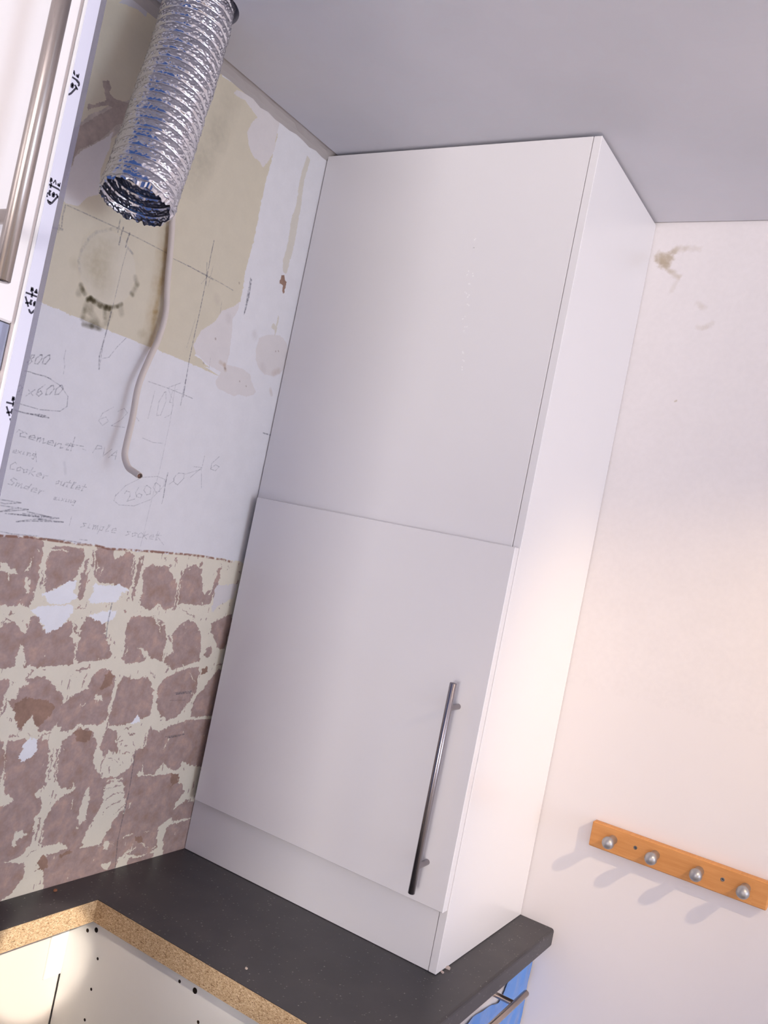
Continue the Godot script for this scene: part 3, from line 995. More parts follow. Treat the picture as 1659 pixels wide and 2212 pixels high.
func back_wall_material() -> StandardMaterial3D:
	# white emulsion with one tan scuff near the ceiling and faint smears, on x 0.6..1.6, y 1.4..2.4 m
	var n := 1024
	var im_n := noise_bytes(n, n, 0.01, 61, 4)
	var fi := noise_bytes(n, n, 0.06, 62, 3)
	var o := PackedByteArray()
	o.resize(n * n * 3)
	for k in n * n:
		var v := 1.0 + (int(im_n[k]) - 128) * 0.00005 + (int(fi[k]) - 128) * 0.00006
		o[k * 3] = clampi(int(232 * v), 0, 255)
		o[k * 3 + 1] = clampi(int(226 * v), 0, 255)
		o[k * 3 + 2] = clampi(int(228 * v), 0, 255)
	# the outermost pixels stretch over the rest of the wall: keep them plain
	for k in n:
		for i in [k, (n - 1) * n + k, k * n, k * n + n - 1]:
			o[i * 3] = 232
			o[i * 3 + 1] = 226
			o[i * 3 + 2] = 228
	# [width, strength, points in mm on the wall x, y]
	for e in [[14,50,623,2317,631,2310,636,2315],[8,35,619,2317,627,2306,635,2298],[6,30,637,2321,646,2329,652,2334],[9,20,652,2334,665,2336],[6,14,670,2336,699,2336],[6,30,635,2298,647,2287,667,2276],[5,12,667,2276,658,2246],[6,12,714,2221,726,2214,730,2212],[6,12,725,2171,739,2172,752,2180],[2,50,708,2014,711,2016]]:
		for k in range(2, e.size() - 2, 2):
			var p := Vector2((e[k] - 600) * 1.024, (2400 - e[k + 1]) * 1.024)
			var q := Vector2((e[k + 2] - 600) * 1.024, (2400 - e[k + 3]) * 1.024)
			var r: float = e[0]
			for y in range(maxi(0, int(minf(p.y, q.y) - r * 1.5)), mini(n, int(maxf(p.y, q.y) + r * 1.5))):
				for x in range(maxi(0, int(minf(p.x, q.x) - r * 1.5)), mini(n, int(maxf(p.x, q.x) + r * 1.5))):
					var t := Vector2(x, y)
					var ed := q - p
					var s := clampf((t - p).dot(ed) / maxf(ed.length_squared(), 0.01), 0.0, 1.0)
					var dd := t.distance_to(p + ed * s) / r + (int(fi[y * n + x]) - 128) * 0.004
					var al: float = e[1] / 100.0 * clampf(1.35 - dd, 0.0, 1.0)
					if al > 0.0:
						var i := (y * n + x) * 3
						o[i] = int(lerpf(o[i], 176, al))
						o[i + 1] = int(lerpf(o[i + 1], 160, al))
						o[i + 2] = int(lerpf(o[i + 2], 138, al))
	var s := mat(Color.WHITE, 0.6, 0.0, 0.35)
	s.albedo_texture = ImageTexture.create_from_image(Image.create_from_data(n, n, false, Image.FORMAT_RGB8, o))
	s.uv1_scale = Vector3(1, -1, 1)
	s.uv1_offset = Vector3(-0.6, 2.4, 0)
	s.texture_repeat = false
	return s

func window(called: String, at: Vector3, along: Vector3, w: float, label: String) -> void:
	var fm := mat(rgb(240, 240, 240), 0.4)
	var o := Node3D.new()
	o.name = called
	o.set_meta("kind", "structure")
	o.set_meta("label", label)
	o.set_meta("category", "window")
	add_child(o)
	o.position = at
	var across := Vector3(absf(along.z), 0, absf(along.x))
	for e in [[-w / 2, -w / 2 + 0.05, -0.6, 0.6], [w / 2 - 0.05, w / 2, -0.6, 0.6], [-w / 2 + 0.05, w / 2 - 0.05, -0.6, -0.55], [-w / 2 + 0.05, w / 2 - 0.05, 0.55, 0.6], [-0.02, 0.02, -0.55, 0.55]]:
		var a: Vector3 = at + along * e[0] + Vector3(0, e[2], 0) - across * 0.03
		var b: Vector3 = at + along * e[1] + Vector3(0, e[3], 0) + across * 0.03
		part("window_frame", box(mesh(), a, b, 0.004), fm, o)
	var gl := mat(Color(0.9, 0.95, 1.0, 0.06), 0.0)
	gl.transparency = BaseMaterial3D.TRANSPARENCY_ALPHA
	for s in [-1.0, 1.0]:
		var a: Vector3 = at + along * (0.02 if s > 0 else -w / 2 + 0.05) + Vector3(0, -0.55, 0) - across * 0.002
		var b: Vector3 = at + along * (w / 2 - 0.05 if s > 0 else -0.02) + Vector3(0, 0.55, 0) + across * 0.002
		part("pane", box(mesh(), a, b, 0.0), gl, o)

# ---------------------------------------------------------------- worktop with the hob cut-out
const WT_TOP := 0.91
const WT_BOT := 0.872
const CUT := Rect2(0.0795, 0.6765, 0.49, 0.57)   # x, z, width, depth

func build_worktop() -> void:
	var t := thing("worktop", "dark charcoal speckled laminate worktop with a sawn-out hob opening", "worktop", Vector3(0.33, WT_BOT, 0.7))
	var lam := worktop_material()
	var m := mesh()
	# post-formed profile in (x, y)
	var prof := PackedVector2Array([Vector2(0.0005, WT_BOT), Vector2(0.667, WT_BOT), Vector2(0.6705, WT_BOT + 0.0012), Vector2(0.6728, WT_BOT + 0.0032), Vector2(0.674, WT_BOT + 0.006), Vector2(0.674, WT_TOP - 0.0055), Vector2(0.6731, WT_TOP - 0.0026), Vector2(0.6713, WT_TOP - 0.0008), Vector2(0.6685, WT_TOP), Vector2(0.0005, WT_TOP)])
	var z_end := 1.386
	prism(m, prof, Vector3(0, 0, 0.0005), Vector3.RIGHT, Vector3.UP, Vector3(0, 0, CUT.position.y - 0.0005))
	prism(m, prof, Vector3(0, 0, CUT.end.y), Vector3.RIGHT, Vector3.UP, Vector3(0, 0, z_end - CUT.end.y))
	box(m, Vector3(0.0005, WT_BOT, CUT.position.y), Vector3(CUT.position.x, WT_TOP, CUT.end.y), 0.0)
	var front := PackedVector2Array([Vector2(CUT.end.x, WT_BOT)])
	for k in range(1, 9):
		front.append(prof[k])
	front.append(Vector2(CUT.end.x, WT_TOP))
	prism(m, front, Vector3(0, 0, CUT.position.y), Vector3.RIGHT, Vector3.UP, Vector3(0, 0, CUT.size.y))
	part("laminate", m, lam, t)
	# raw chipboard lining of the sawn edge
	var chip := chipboard_material()
	var y0 := WT_BOT - 0.0004
	var y1 := WT_TOP - 0.0012
	var th := 0.0012
	for e in [[CUT.position.x, CUT.position.x + th, CUT.position.y, CUT.end.y], [CUT.end.x - th, CUT.end.x, CUT.position.y, CUT.end.y], [CUT.position.x + th, CUT.end.x - th, CUT.position.y, CUT.position.y + th], [CUT.position.x + th, CUT.end.x - th, CUT.end.y - th, CUT.end.y]]:
		part("chipboard_edge", box(mesh(), Vector3(e[0], y0, e[2]), Vector3(e[1], y1, e[3]), 0.0), chip, t, "raw flecked chipboard edge")

# ---------------------------------------------------------------- tall cupboard on the worktop
const CF := 0.3857      # front plane
const CT := 2.3867      # top

func gloss_white(c := Color.WHITE, rough := 0.16) -> StandardMaterial3D:
	var s := mat(c, rough, 0.0, 0.5)
	return s

func build_cupboard() -> void:
	var t := thing("tall_cupboard", "tall gloss white boxed-in cupboard standing on the dark worktop up to the ceiling", "cupboard", Vector3(0.3, WT_TOP, 0.2))
	var front := gloss_white(rgb(237, 233, 235), 0.24)
	var b := WT_TOP + 0.0006
	part("upper_panel", box(mesh(), Vector3(0.0025, 1.6505, CF - 0.018), Vector3(0.5838, CT, CF), 0.0006), front, t)
	part("lower_panel", box(mesh(), Vector3(0.0012, b, CF - 0.019), Vector3(0.5838, 1.025, CF - 0.0006), 0.0006), front, t)
	part("end_panel", box(mesh(), Vector3(0.585, b, 0.002), Vector3(0.6, CT, CF), 0.0008), front, t)
	part("top_panel", box(mesh(), Vector3(0.003, CT - 0.02, 0.003), Vector3(0.584, CT - 0.002, CF - 0.02), 0.0), front, t)
	var door := part("door", box(mesh(), Vector3(0.0166, 1.0204, CF + 0.0012), Vector3(0.5984, 1.6513, CF + 0.0186), 0.0011), front, t)
	# white flecks standing in for lamp glints on the upper panel
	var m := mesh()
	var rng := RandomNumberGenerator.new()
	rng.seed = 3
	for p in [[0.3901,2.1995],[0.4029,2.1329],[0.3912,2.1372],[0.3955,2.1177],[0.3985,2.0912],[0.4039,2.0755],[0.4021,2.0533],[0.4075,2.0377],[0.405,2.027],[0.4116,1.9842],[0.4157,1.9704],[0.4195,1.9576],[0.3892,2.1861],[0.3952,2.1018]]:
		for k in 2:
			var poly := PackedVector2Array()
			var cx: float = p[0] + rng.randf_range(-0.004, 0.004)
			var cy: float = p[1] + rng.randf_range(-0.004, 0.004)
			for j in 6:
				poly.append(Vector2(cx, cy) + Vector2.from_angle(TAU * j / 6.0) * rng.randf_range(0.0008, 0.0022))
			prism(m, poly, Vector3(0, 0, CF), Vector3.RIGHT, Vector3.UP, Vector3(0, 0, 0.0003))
	part("painted_glints", m, mat(rgb(250, 247, 248), 0.25), t, "small white flecks painted in for lamp glints").set_meta("kind", "stuff")
	var steel := mat(rgb(150, 144, 148), 0.26, 1.0)
	steel.anisotropy_enabled = false
	bar_handle(door, Vector3(0.5517, 1.0457, 0.442), Vector3(0.5517, 1.4055, 0.442), Vector3(0, 0, 1), 0.442 - CF - 0.018, 0.006, [0.0455, 0.3165], steel)

# ---------------------------------------------------------------- tall oven housing at the left
func build_oven_housing() -> void:
	var t := thing("oven_housing", "white tall housing unit with a bar-handled door above the built-in oven", "cabinet", Vector3(0.3, 0, 1.7))
	var white := gloss_white(rgb(237, 233, 235), 0.24)
	var carc := mat(rgb(228, 226, 228), 0.4)
	var ze := 1.3872
	part("end_panel", box(mesh(), Vector3(0.0006, 0.0, ze), Vector3(0.5985, 2.27, 1.3997), 0.0008), carc, t)
	part("carcass_side", box(mesh(), Vector3(0.001, 0.1, 1.4), Vector3(0.574, 2.27, 1.416), 0.0), carc, t)
	part("gap_shade_strip", box(mesh(), Vector3(0.56, 0.1, 1.3998), Vector3(0.5972, 2.27, 1.4022), 0.0), mat(rgb(206, 194, 190), 0.5), t, "tan strip standing in for the shaded gap between door and end panel")  # tan colour stands in for the shade in the door gap
	part("carcass_side", box(mesh(), Vector3(0.001, 0.1, 1.986), Vector3(0.574, 2.27, 2.002), 0.0), carc, t)
	part("carcass_back", box(mesh(), Vector3(0.001, 0.1, 1.416), Vector3(0.006, 2.27, 1.986), 0.0), carc, t)
	for y in [0.1, 1.05, 1.7255, 2.254]:
		part("shelf", box(mesh(), Vector3(0.006, y, 1.416), Vector3(0.572, y + 0.016, 1.986), 0.0), carc, t)
	var door := part("door", box(mesh(), Vector3(0.58, 1.7233, 1.4026), Vector3(0.6, 2.268, 1.9995), 0.0015), white, t)
	var low := part("door", box(mesh(), Vector3(0.58, 0.104, 1.4026), Vector3(0.6, 1.046, 1.9995), 0.0015), white, t)
	var steel := mat(rgb(160, 152, 148), 0.24, 1.0)
	bar_handle(door, Vector3(0.635, 1.742, 1.4406), Vector3(0.635, 2.102, 1.4406), Vector3(1, 0, 0), 0.035, 0.006, [0.045, 0.315], steel)
	bar_handle(low, Vector3(0.635, 0.65, 1.4406), Vector3(0.635, 1.01, 1.4406), Vector3(1, 0, 0), 0.035, 0.006, [0.045, 0.315], steel)
	# blue protective film still on the end panel, with a clear lip and printed recycling marks along the edge
	var film := mat(rgb(70, 128, 214), 0.22)
	part("protective_film", box(mesh(), Vector3(0.012, 0.93, ze - 0.0006), Vector3(0.596, 2.265, ze - 0.0001), 0.0), film, t, "blue protective film on the end panel")
	var edge := mat(rgb(214, 214, 232), 0.25)
	part("edge_film", box(mesh(), Vector3(0.5986, 0.92, ze + 0.0001), Vector3(0.599, 2.262, 1.3974), 0.0), edge, t, "pale film strip with printed recycling marks")
	var lip := mat(Color(0.5, 0.49, 0.57, 0.5), 0.3)
	lip.transparency = BaseMaterial3D.TRANSPARENCY_ALPHA
	part("film_lip", box(mesh(), Vector3(0.5986, 0.92, ze - 0.0048), Vector3(0.5988, 2.262, ze), 0.0), lip, t, "clear film lip standing off the edge")
	var ink := mat(rgb(52, 50, 66), 0.6)
	var clip := PackedVector2Array([Vector2(ze + 0.0003, 0), Vector2(1.3972, 0), Vector2(1.3972, 3), Vector2(ze + 0.0003, 3)])
	# each stroke: half width, then points in millimetres (right, up) as the mark is printed, upside down
	var marks := [[0.5, -6.0, 4.3, 3.4, 4.4, 4.7, 3.9, 5.1, 2.9, 4.6, 1.9], [0.55, -1.6, 5.7, -1.6, 2.9], [0.5, 3.9, 0.7, 1.3, -4.2, 0.2, -5.4, -0.9, -5.0, -1.7, -3.7], [0.55, 2.6, 1.4, 4.8, -0.2],
		[0.5, -2.3, -2.6, -5.3, 2.2], [0.55, -4.6, -1.2, -2.2, -0.4], [0.3, 1.0, 1.6, 1.9, 1.0, 1.7, -0.8, 0.6, -1.0, 0.2, 0.4, 1.0, 1.6], [0.3, -0.6, 1.5, -1.9, 1.4, -1.3, 0.3, -2.0, -0.2, -1.4, -1.1, -0.5, -0.8],
		[0.3, 3.6, 8.3, 3.6, 5.9], [0.3, 3.6, 6.0, 2.3, 6.2, 2.4, 7.1, 3.5, 7.2], [0.3, 1.4, 6.0, 0.4, 8.3, -0.6, 6.0], [0.3, -3.2, 6.3, -2.2, 5.9, -1.4, 6.9, -1.9, 8.1, -3.2, 8.0]]
	var n := 0
	for k in range(-5, 13):
		var yc := 1.9067 - k * 0.0818
		var zc := 1.3972 - fposmod(k * 0.0038, 0.019)
		if yc < 0.95 or yc > 2.24:
			continue
		var m := mesh()
		var any := false
		for s in marks:
			var line := PackedVector2Array()
			for j in range(1, s.size(), 2):
				line.append(Vector2(zc - s[j] * 0.00135, yc + s[j + 1] * 0.00135))
			for poly in Geometry2D.offset_polyline(line, s[0] * 0.00135, Geometry2D.JOIN_ROUND, Geometry2D.END_BUTT):
				for cut in Geometry2D.intersect_polygons(poly, clip):
					if cut.size() >= 3:
						prism(m, cut, Vector3(0.599, 0, 0), Vector3(0, 0, 1), Vector3(0, 1, 0), Vector3(0.00008, 0, 0))
						any = true
		if any:
			part("recycling_mark", m, ink, t, "black printed recycling triangle")
	# the oven itself sits in the housing
	var ov := thing("built_in_oven", "built-in stainless oven in the white housing below the long handle", "oven", Vector3(0.3, 1.066, 1.7))
	var st := mat(rgb(150, 158, 182), 0.16, 1.0)
	var glass := mat(rgb(46, 52, 74), 0.06, 0.2)
	part("body", box(mesh(), Vector3(0.04, 1.068, 1.43), Vector3(0.578, 1.716, 1.974), 0.0), mat(rgb(60, 60, 64), 0.5), ov)
	var cp := PackedVector2Array([Vector2(0.58, 1.4022), Vector2(0.594, 1.4022), Vector2(0.5978, 1.4034), Vector2(0.5995, 1.406), Vector2(0.6, 1.41), Vector2(0.6, 1.991), Vector2(0.5985, 1.997), Vector2(0.594, 1.9996), Vector2(0.58, 1.9996)])
	part("control_panel", prism(mesh(), cp, Vector3(0, 1.6884, 0), Vector3.RIGHT, Vector3(0, 0, 1), Vector3(0, 0.0338, 0)), st, ov)
	part("oven_door", prism(mesh(), cp, Vector3(0, 1.07, 0), Vector3.RIGHT, Vector3(0, 0, 1), Vector3(0, 0.6135, 0)), st, ov)
	part("door_glass", box(mesh(), Vector3(0.598, 1.13, 1.46), Vector3(0.6008, 1.58, 1.94), 0.001), glass, ov)

# ---------------------------------------------------------------- base units under the worktop
func build_base_units() -> void:
	var white := mat(rgb(240, 238, 236), 0.35)
	var hob := thing("hob_base_unit", "open-topped white base unit seen through the worktop cut-out", "cabinet", Vector3(0.3, 0, 0.95))
	var sp := CSGCombiner3D.new()
	sp.name = "side_panel"
	sp.set_meta("label", "white side panel drilled with shelf holes")
	hob.add_child(sp)
	sp.position = -hob.position
	var pb := CSGBox3D.new()
	pb.size = Vector3(0.56, 0.7715, 0.016)
	pb.position = Vector3(0.2995, 0.1 + 0.7715 / 2, 0.66)
	pb.material = white
	sp.add_child(pb)
	var dark := mat(rgb(70, 56, 46), 0.9)
	for e in [[0.0622, 0.8457, 0.0035], [0.0826, 0.8549, 0.0044], [0.0997, 0.8120, 0.0026], [0.0995, 0.7589, 0.0026], [0.0993, 0.7058, 0.0026], [0.2859, 0.8553, 0.0028], [0.3201, 0.8556, 0.0048], [0.3390, 0.8141, 0.0028], [0.3530, 0.7717, 0.0026], [0.0993, 0.6522, 0.0026]]:
		var h := CSGCylinder3D.new()
		h.radius = e[2]
		h.height = 0.02
		h.sides = 18
		h.rotation.x = PI / 2
		h.position = Vector3(e[0], e[1], 0.668)
		h.operation = CSGShape3D.OPERATION_SUBTRACTION
		h.material = dark
		sp.add_child(h)
	part("side_panel", box(mesh(), Vector3(0.0195, 0.1, 1.25), Vector3(0.5795, 0.8715, 1.266), 0.0005), white, hob)
	part("base_panel", box(mesh(), Vector3(0.0195, 0.1, 0.668), Vector3(0.5795, 0.116, 1.25), 0.0), white, hob)
	part("corner_block", box(mesh(), Vector3(0.0167, 0.7518, 0.6684), Vector3(0.0205, 0.8715, 0.705), 0.0006), white, hob, "white corner block")
	part("back_panel", box(mesh(), Vector3(0.013, 0.1, 0.6695), Vector3(0.0165, 0.8715, 1.25), 0.0), mat(rgb(234, 226, 220), 0.5), hob)
	part("front_rail", box(mesh(), Vector3(0.5645, 0.8, 0.6684), Vector3(0.5795, 0.8715, 1.25), 0.0), white, hob)
	part("door", box(mesh(), Vector3(0.622, 0.11, 0.665), Vector3(0.64, 0.86, 1.262), 0.001), gloss_white(rgb(237, 233, 235), 0.24), hob)
	# drawer unit beside the back wall, front still in blue film
	var du := thing("drawer_unit", "drawer unit under the worktop end with loose blue film on its front", "cabinet", Vector3(0.33, 0, 0.32))
	part("carcass_side", box(mesh(), Vector3(0.0195, 0.1, 0.636), Vector3(0.62, 0.8715, 0.6515), 0.0), white, du)
	part("carcass_side", box(mesh(), Vector3(0.0195, 0.1, 0.003), Vector3(0.62, 0.8715, 0.019), 0.0), white, du)
	part("base_panel", box(mesh(), Vector3(0.0195, 0.1, 0.019), Vector3(0.62, 0.116, 0.636), 0.0), white, du)
	var steel := mat(rgb(190, 172, 160), 0.28, 1.0)
	var film := mat(rgb(78, 140, 222), 0.2)
	film.backlight_enabled = false
	for d in [[0.7, 0.868], [0.405, 0.696], [0.11, 0.401]]:
		var f := part("drawer_front", box(mesh(), Vector3(0.622, d[0], 0.003), Vector3(0.64, d[1], 0.655), 0.001), gloss_white(rgb(237, 233, 235), 0.24), du)
		bar_handle(f, Vector3(0.684, d[1] - 0.0365, 0.138), Vector3(0.684, d[1] - 0.0365, 0.52), Vector3(1, 0, 0), 0.044, 0.006, [0.0575, 0.325], steel)
	# film sheet with a peeled, wavy upper edge, standing a few millimetres off the top drawer
	var pts := PackedVector2Array([Vector2(0.0045, 0.8665), Vector2(0.1347, 0.8311), Vector2(0.1425, 0.8195), Vector2(0.1535, 0.8100), Vector2(0.1664, 0.8048), Vector2(0.1998, 0.8116), Vector2(0.2311, 0.8161), Vector2(0.2590, 0.8196), Vector2(0.2852, 0.8209), Vector2(0.3111, 0.8192), Vector2(0.3390, 0.8073), Vector2(0.3990, 0.7573), Vector2(0.5000, 0.7200), Vector2(0.5000, 0.7020), Vector2(0.0045, 0.7020)])
	part("blue_film", crumpled_sheet(pts, 0.6412, 0.0035), film, du, "loose blue protective film")

func crumpled_sheet(pts: PackedVector2Array, x: float, lift: float) -> Dictionary:
	# sheet in the z/y plane, cut into strips so that it can billow
	var m := mesh()
	var nz := noise(9.0, 71, 3)
	var f := func(p: Vector2) -> Vector3: return Vector3(x + lift * (0.75 + 0.75 * nz.get_noise_2d(p.x * 1.6, p.y)), p.y, p.x)
	var step := 0.012
	var z0 := 9.0
	var z1 := -9.0
	var y0 := 9.0
	var y1 := -9.0
	for p in pts:
		z0 = minf(z0, p.x)
		z1 = maxf(z1, p.x)
		y0 = minf(y0, p.y)
		y1 = maxf(y1, p.y)
	var i := z0
	while i < z1:
		var j := y0
		while j < y1:
			var cell := PackedVector2Array([Vector2(i, j), Vector2(i + step, j), Vector2(i + step, j + step), Vector2(i, j + step)])
			for c in Geometry2D.intersect_polygons(pts, cell):
				var idx := Geometry2D.triangulate_polygon(c)
				for k in range(0, idx.size(), 3):
					var a: Vector2 = c[idx[k]]
					var b: Vector2 = c[idx[k + 1]]
					var d: Vector2 = c[idx[k + 2]]
					var nn := []
					for q in [a, b, d]:
						var e := 0.002
						var gx: float = (f.call(q + Vector2(e, 0)).x - f.call(q - Vector2(e, 0)).x) / (2 * e)
						var gy: float = (f.call(q + Vector2(0, e)).x - f.call(q - Vector2(0, e)).x) / (2 * e)
						nn.append(Vector3(1, -gy, -gx).normalized())
					smooth_tri(m, [f.call(a), f.call(b), f.call(d)], nn, [a, b, d])
			j += step
		i += step
	return m

# ---------------------------------------------------------------- flexible foil duct
func build_duct() -> void:
	var t := thing("flexible_duct", "crinkled silver foil flexible duct hanging from the ceiling hole", "duct", Vector3(0.0914, CEIL, 0.873))
	var cv := Curve3D.new()
	cv.bake_interval = 0.004
	cv.add_point(Vector3(0.0914, 2.46, 0.872), Vector3.ZERO, Vector3(0, -0.05, 0))
	cv.add_point(Vector3(0.0925, 2.37, 0.8735), Vector3(0, 0.03, 0), Vector3(0.001, -0.05, 0.001))
	cv.add_point(Vector3(0.112, 2.2, 0.905), Vector3(-0.009, 0.06, -0.016), Vector3(0.009, -0.06, 0.014))
	cv.add_point(Vector3(0.139, 2.034, 0.9475), Vector3(-0.006, 0.05, -0.012), Vector3.ZERO)
	var length := cv.get_baked_length()
	var rings := 400
	var seg := 128
	var pitch := 0.0166
	var big := noise(22.0, 81, 2)
	var mid := noise(120.0, 82, 2, FastNoiseLite.TYPE_CELLULAR)
	var fin := noise(260.0, 83, 2)
	mid.cellular_return_type = FastNoiseLite.RETURN_DISTANCE
	var pos := []
	var up := Vector3(0, 0, 1)
	for k in rings + 1:
		var s := length * k / rings
		var c := cv.sample_baked(s)
		var tan := (cv.sample_baked(minf(s + 0.004, length)) - cv.sample_baked(maxf(s - 0.004, 0.0))).normalized()
		up = (up - tan * up.dot(tan)).normalized()
		var w := tan.cross(up)
		var ring := PackedVector3Array()
		for j in seg + 1:
			var a := TAU * (j % seg) / seg
			var rd := up * cos(a) + w * sin(a)
			var ph := s / pitch + float(j % seg) / seg
			var u := ph - floorf(ph)
			# wire ridge at u = 0, slack foil between
			var ridge := exp(-pow(minf(u, 1.0 - u) / 0.12, 2.0))
			var q := c + rd * 0.055
			var r := 0.0565 - 0.0038 * ridge + 0.0016 * big.get_noise_3dv(q)
			r += (1.0 - ridge) * (0.0034 * mid.get_noise_3d(q.x, q.y * 1.3, q.z) + 0.0016 * fin.get_noise_3dv(q))
			if k > rings - 14:
				r += 0.004 * big.get_noise_3d(q.x * 2.0, 0, q.z * 2.0) * (k - rings + 14) / 14.0
			var drop := 0.0
			if k == rings:
				drop = 0.004 * fin.get_noise_2d(a * 0.02, 3.0) + 0.003 * big.get_noise_2d(cos(a) * 0.1, sin(a) * 0.1)
			ring.append(c + rd * r + tan * drop)
		pos.append(ring)
	var m := mesh()
	var nr := []
	for k in rings + 1:
		var row := PackedVector3Array()
		for j in seg + 1:
			var dv: Vector3 = pos[mini(k + 1, rings)][j] - pos[maxi(k - 1, 0)][j]
			var du: Vector3 = pos[k][(j + 1) % seg] - pos[k][(j - 1 + seg) % seg]
			row.append(dv.cross(du).normalized())
		nr.append(row)
	# make the normals point outwards
	var mid_c := cv.sample_baked(length * 0.5)
	if nr[rings / 2][0].dot(pos[rings / 2][0] - mid_c) < 0.0:
		for k in rings + 1:
			for j in seg + 1:
				nr[k][j] = -nr[k][j]
	var z := Vector2.ZERO
	for k in rings:
		for j in seg:
			smooth_tri(m, [pos[k][j], pos[k][j + 1], pos[k + 1][j + 1]], [nr[k][j], nr[k][j + 1], nr[k + 1][j + 1]], [z, z, z])
			smooth_tri(m, [pos[k][j], pos[k + 1][j + 1], pos[k + 1][j]], [nr[k][j], nr[k + 1][j + 1], nr[k + 1][j]], [z, z, z])
	var foil := mat(rgb(212, 210, 216), 0.27, 1.0)
	part("foil_sleeve", m, foil, t)
	# frayed foil lip round the mouth
	m = mesh()
	var rng := RandomNumberGenerator.new()
	rng.seed = 17
	var endc := cv.sample_baked(length)
	var etan := (endc - cv.sample_baked(length - 0.006)).normalized()
	var prev := 0.006
	for j in seg:
		var nxt := clampf(prev + rng.randf_range(-0.0022, 0.0022), 0.002, 0.010)
		var a: Vector3 = pos[rings][j]
		var b: Vector3 = pos[rings][j + 1]
		var ia := (endc - a).normalized()
		var ib := (endc - b).normalized()
		quad(m, a, b, b + etan * nxt * 0.7 + ib * nxt * 0.5, a + etan * prev * 0.7 + ia * prev * 0.5, a - endc)
		prev = nxt
	part("torn_lip", m, foil, t)

# ---------------------------------------------------------------- loose cable
func build_cable() -> void:
	var t := thing("loose_cable", "off-white loose cable hanging down the bare wall with a cut end", "cable", Vector3(0.02, 2.0, 0.76))
	var cv := Curve3D.new()
	cv.bake_interval = 0.006
	var pts := [Vector3(0.0120, 2.2133, 0.7989), Vector3(0.0120, 2.1410, 0.7804), Vector3(0.0100, 2.0677, 0.7608), Vector3(0.0100, 1.9839, 0.7470), Vector3(0.0110, 1.9324, 0.7378), Vector3(0.0140, 1.8843, 0.7437), Vector3(0.0190, 1.8405, 0.7600), Vector3(0.0250, 1.7914, 0.7752), Vector3(0.0310, 1.7350, 0.7787), Vector3(0.0370, 1.6897, 0.7850), Vector3(0.0430, 1.6700, 0.7886), Vector3(0.0560, 1.6528, 0.7879), Vector3(0.0700, 1.6471, 0.7868), Vector3(0.0880, 1.6422, 0.7887)]
	for k in pts.size():
		var tg: Vector3 = (pts[mini(k + 1, pts.size() - 1)] - pts[maxi(k - 1, 0)]) / 6.0
		cv.add_point(pts[k], -tg, tg)
	var bk := Array(cv.get_baked_points())
	part("sheath", tube(mesh(), bk, 0.0054, 16), mat(rgb(226, 212, 202), 0.45), t)
	var e: Vector3 = bk[-1]
	var d: Vector3 = (bk[-1] - bk[-3]).normalized()
	var side := d.cross(Vector3.UP).normalized()
	part("cut_end", tube(mesh(), [e - d * 0.001, e + d * 0.0004], 0.0044, 14), mat(rgb(96, 78, 68), 0.8), t, "dark cut cable end")
	for s in [-1.0, 1.0]:
		part("copper_core", tube(mesh(), [e + side * s * 0.0024 - d * 0.003, e + side * s * 0.0024 + d * 0.0011], 0.0021, 10), mat(rgb(140, 96, 78) if s > 0 else rgb(74, 60, 54), 0.6, 0.1), t)

# ---------------------------------------------------------------- peg rail
func build_peg_rail() -> void:
	var t := thing("peg_rail", "short beech peg rail with four round metal pegs on the white wall", "peg rail", Vector3(0.88, 1.126, 0))
	var wood := wood_material()
	var steel := mat(rgb(172, 170, 172), 0.42, 0.85)
	part("board", box(mesh(), Vector3(0.7138, 1.1015, 0.0004), Vector3(1.0462, 1.1502, 0.0195), 0.0018), wood, t)
	for x in [0.7589, 0.8419, 0.9246, 1.0067]:
		var prof := [Vector2(0.0088, 0.0), Vector2(0.0086, 0.01), Vector2(0.0088, 0.016), Vector2(0.0096, 0.021)]
		for k in 15:
			var a := lerpf(-0.55, PI / 2, k / 14.0)
			prof.append(Vector2(0.0118 * cos(a), 0.0335 + 0.0118 * sin(a)))
		part("peg", lathe(mesh(), Vector3(x, 1.1285, 0.0195), Vector3(0, 0, 1), prof, 28), steel, t)
	for x in [0.8035, 0.9665]:
		var sc := part("screw", lathe(mesh(), Vector3(x, 1.1285, 0.0193), Vector3(0, 0, 1), [Vector2(0.0037, 0), Vector2(0.0035, 0.0006), Vector2(0.002, 0.0009), Vector2(0.0012, 0.0004), Vector2(0, 0.0003)], 20), mat(rgb(120, 118, 120), 0.4, 0.9), t)
		part("screw_slot", box(mesh(), Vector3(x - 0.0016, 1.1281, 0.0199), Vector3(x + 0.0016, 1.1289, 0.0205), 0.0), mat(rgb(40, 38, 40), 0.7), sc)

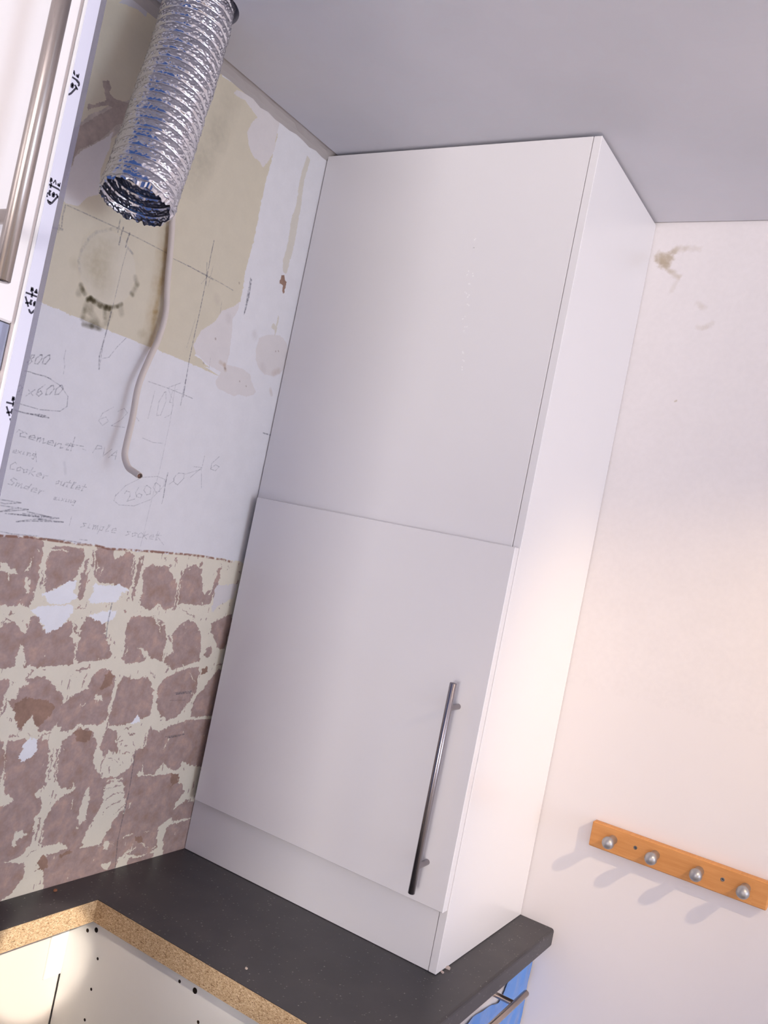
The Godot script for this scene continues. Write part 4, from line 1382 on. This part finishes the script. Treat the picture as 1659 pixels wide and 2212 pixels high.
# ---------------------------------------------------------------- ceiling spot bar, right of the picture
func build_spotlights() -> void:
	var t := thing("ceiling_spot_bar", "brushed ceiling spotlight bar out to the right of the cupboard, with two added heads", "lamp", Vector3(2.03, CEIL, 1.35))
	var steel := mat(rgb(190, 190, 190), 0.3, 1.0)
	part("bar", box(mesh(), Vector3(1.99, CEIL - 0.022, 0.7), Vector3(2.07, CEIL - 0.0005, 2.0), 0.004), steel, t)
	var glow := mat(rgb(255, 236, 210), 0.4)
	glow.emission_enabled = true
	glow.emission = rgb(255, 226, 190)
	glow.emission_energy_multiplier = 6.0
	for e in [[Vector3(2.03, 2.295, 0.8), Vector3(0.74, 1.3, 0.0), 18.0, 1.0, 1.6, 0.012, Color(1.0, 0.89, 0.72)], [Vector3(2.03, 2.295, 1.4), Vector3(0.42, 0.86, 0.74), 10.0, 1.0, 3.0, 0.02, Color(1.0, 0.93, 0.84)], [Vector3(2.03, 2.295, 1.9), Vector3(0.055, 0.82, 0.755), 1.95, 0.25, 9.0, 0.008, Color(1.0, 0.95, 0.88)]]:  # second head added to brighten the cut-out, third for its round bright patch
		var at: Vector3 = e[0]
		var d: Vector3 = (e[1] - at).normalized()
		var head := part("spot_head", lathe(mesh(), at - d * 0.055, d, [Vector2(0, 0), Vector2(0.018, 0), Vector2(0.028, 0.015), Vector2(0.03, 0.06), Vector2(0.027, 0.062)], 28), steel, t)
		part("stem", tube(mesh(), [Vector3(at.x, CEIL - 0.02, at.z), at - d * 0.03], 0.006, 12), steel, head)
		part("bulb", lathe(mesh(), at + d * 0.0, d, [Vector2(0, -0.004), Vector2(0.025, -0.004), Vector2(0.025, 0.0), Vector2(0, 0.001)], 24), glow, head, "glowing spot bulb")
		var l := SpotLight3D.new()
		l.name = "spot_beam"
		l.light_color = e[6]
		l.light_energy = e[4]
		l.light_size = e[5]
		l.spot_angle = e[2]
		l.spot_angle_attenuation = e[3]
		l.spot_range = 8.0
		l.shadow_enabled = true
		t.add_child(l, true)
		l.look_at_from_position(at + d * 0.02, e[1], Vector3.UP)

# ---------------------------------------------------------------- crumbs on the worktop
func build_crumbs() -> void:
	var rng := RandomNumberGenerator.new()
	rng.seed = 23
	for e in [[0.6021, 0.3459, 0.006, 0.0045, 0.003, 0.4, [196, 180, 172], "plaster_crumb", "pale plaster crumb against the cupboard end panel, the larger of two"], [0.6029, 0.3670, 0.005, 0.0028, 0.002, 0.4, [190, 172, 165], "plaster_crumb", "small pale plaster crumb near the cupboard corner"], [0.0173, 0.7179, 0.0032, 0.003, 0.003, 0, [150, 98, 72], "brick_crumb", "rust-brown crumb on the worktop below the bare wall"], [0.3876, 0.6371, 0.0032, 0.0022, 0.002, 0.3, [186, 170, 160], "plaster_crumb", "pale crumb on the open worktop beside the cut-out"]]:
		var m := mesh()
		var pts := PackedVector2Array()
		for k in 7:
			var a := TAU * k / 7.0
			pts.append(Vector2(cos(a) * e[2], sin(a) * e[3]) * rng.randf_range(0.6, 1.1))
		prism(m, pts, Vector3.ZERO, Vector3(cos(e[5]), 0, sin(e[5])), Vector3(-sin(e[5]), 0, cos(e[5])), Vector3(0, e[4], 0))
		var c: Array = e[6]
		var o := part(numbered(e[7]), m, mat(rgb(c[0], c[1], c[2]), 0.9), self)
		o.position = Vector3(e[0], WT_TOP + 0.0001, e[1])
		tag(o, e[8], "crumb")

# ---------------------------------------------------------------- unseen fridge-freezer, added to keep the garden light off the back wall
func build_added_fridge() -> void:
	var t := thing("added_fridge_freezer", "unseen tall white fridge-freezer added to shade the back wall", "fridge", Vector3(1.775, 0, 2.62))
	var white := gloss_white(rgb(236, 234, 234), 0.3)
	part("body", box(mesh(), Vector3(1.45, 0.02, 2.36), Vector3(2.1, 1.85, 2.95), 0.006), white, t)
	for d in [[0.05, 0.72], [0.73, 1.845]]:
		var door := part("door", box(mesh(), Vector3(1.452, d[0], 2.3), Vector3(2.098, d[1], 2.357), 0.008), white, t)
		part("handle", box(mesh(), Vector3(1.49, d[1] - 0.42 if d[0] > 0.5 else d[1] - 0.3, 2.272), Vector3(1.51, d[1] - 0.06, 2.3), 0.004), mat(rgb(190, 190, 190), 0.3, 1.0), door)
	for x in [1.5, 2.05]:
		for z in [2.42, 2.9]:
			part("foot", lathe(mesh(), Vector3(x, 0.0, z), Vector3.UP, [Vector2(0, 0), Vector2(0.02, 0), Vector2(0.02, 0.02)], 16), mat(rgb(40, 40, 40), 0.7), t)
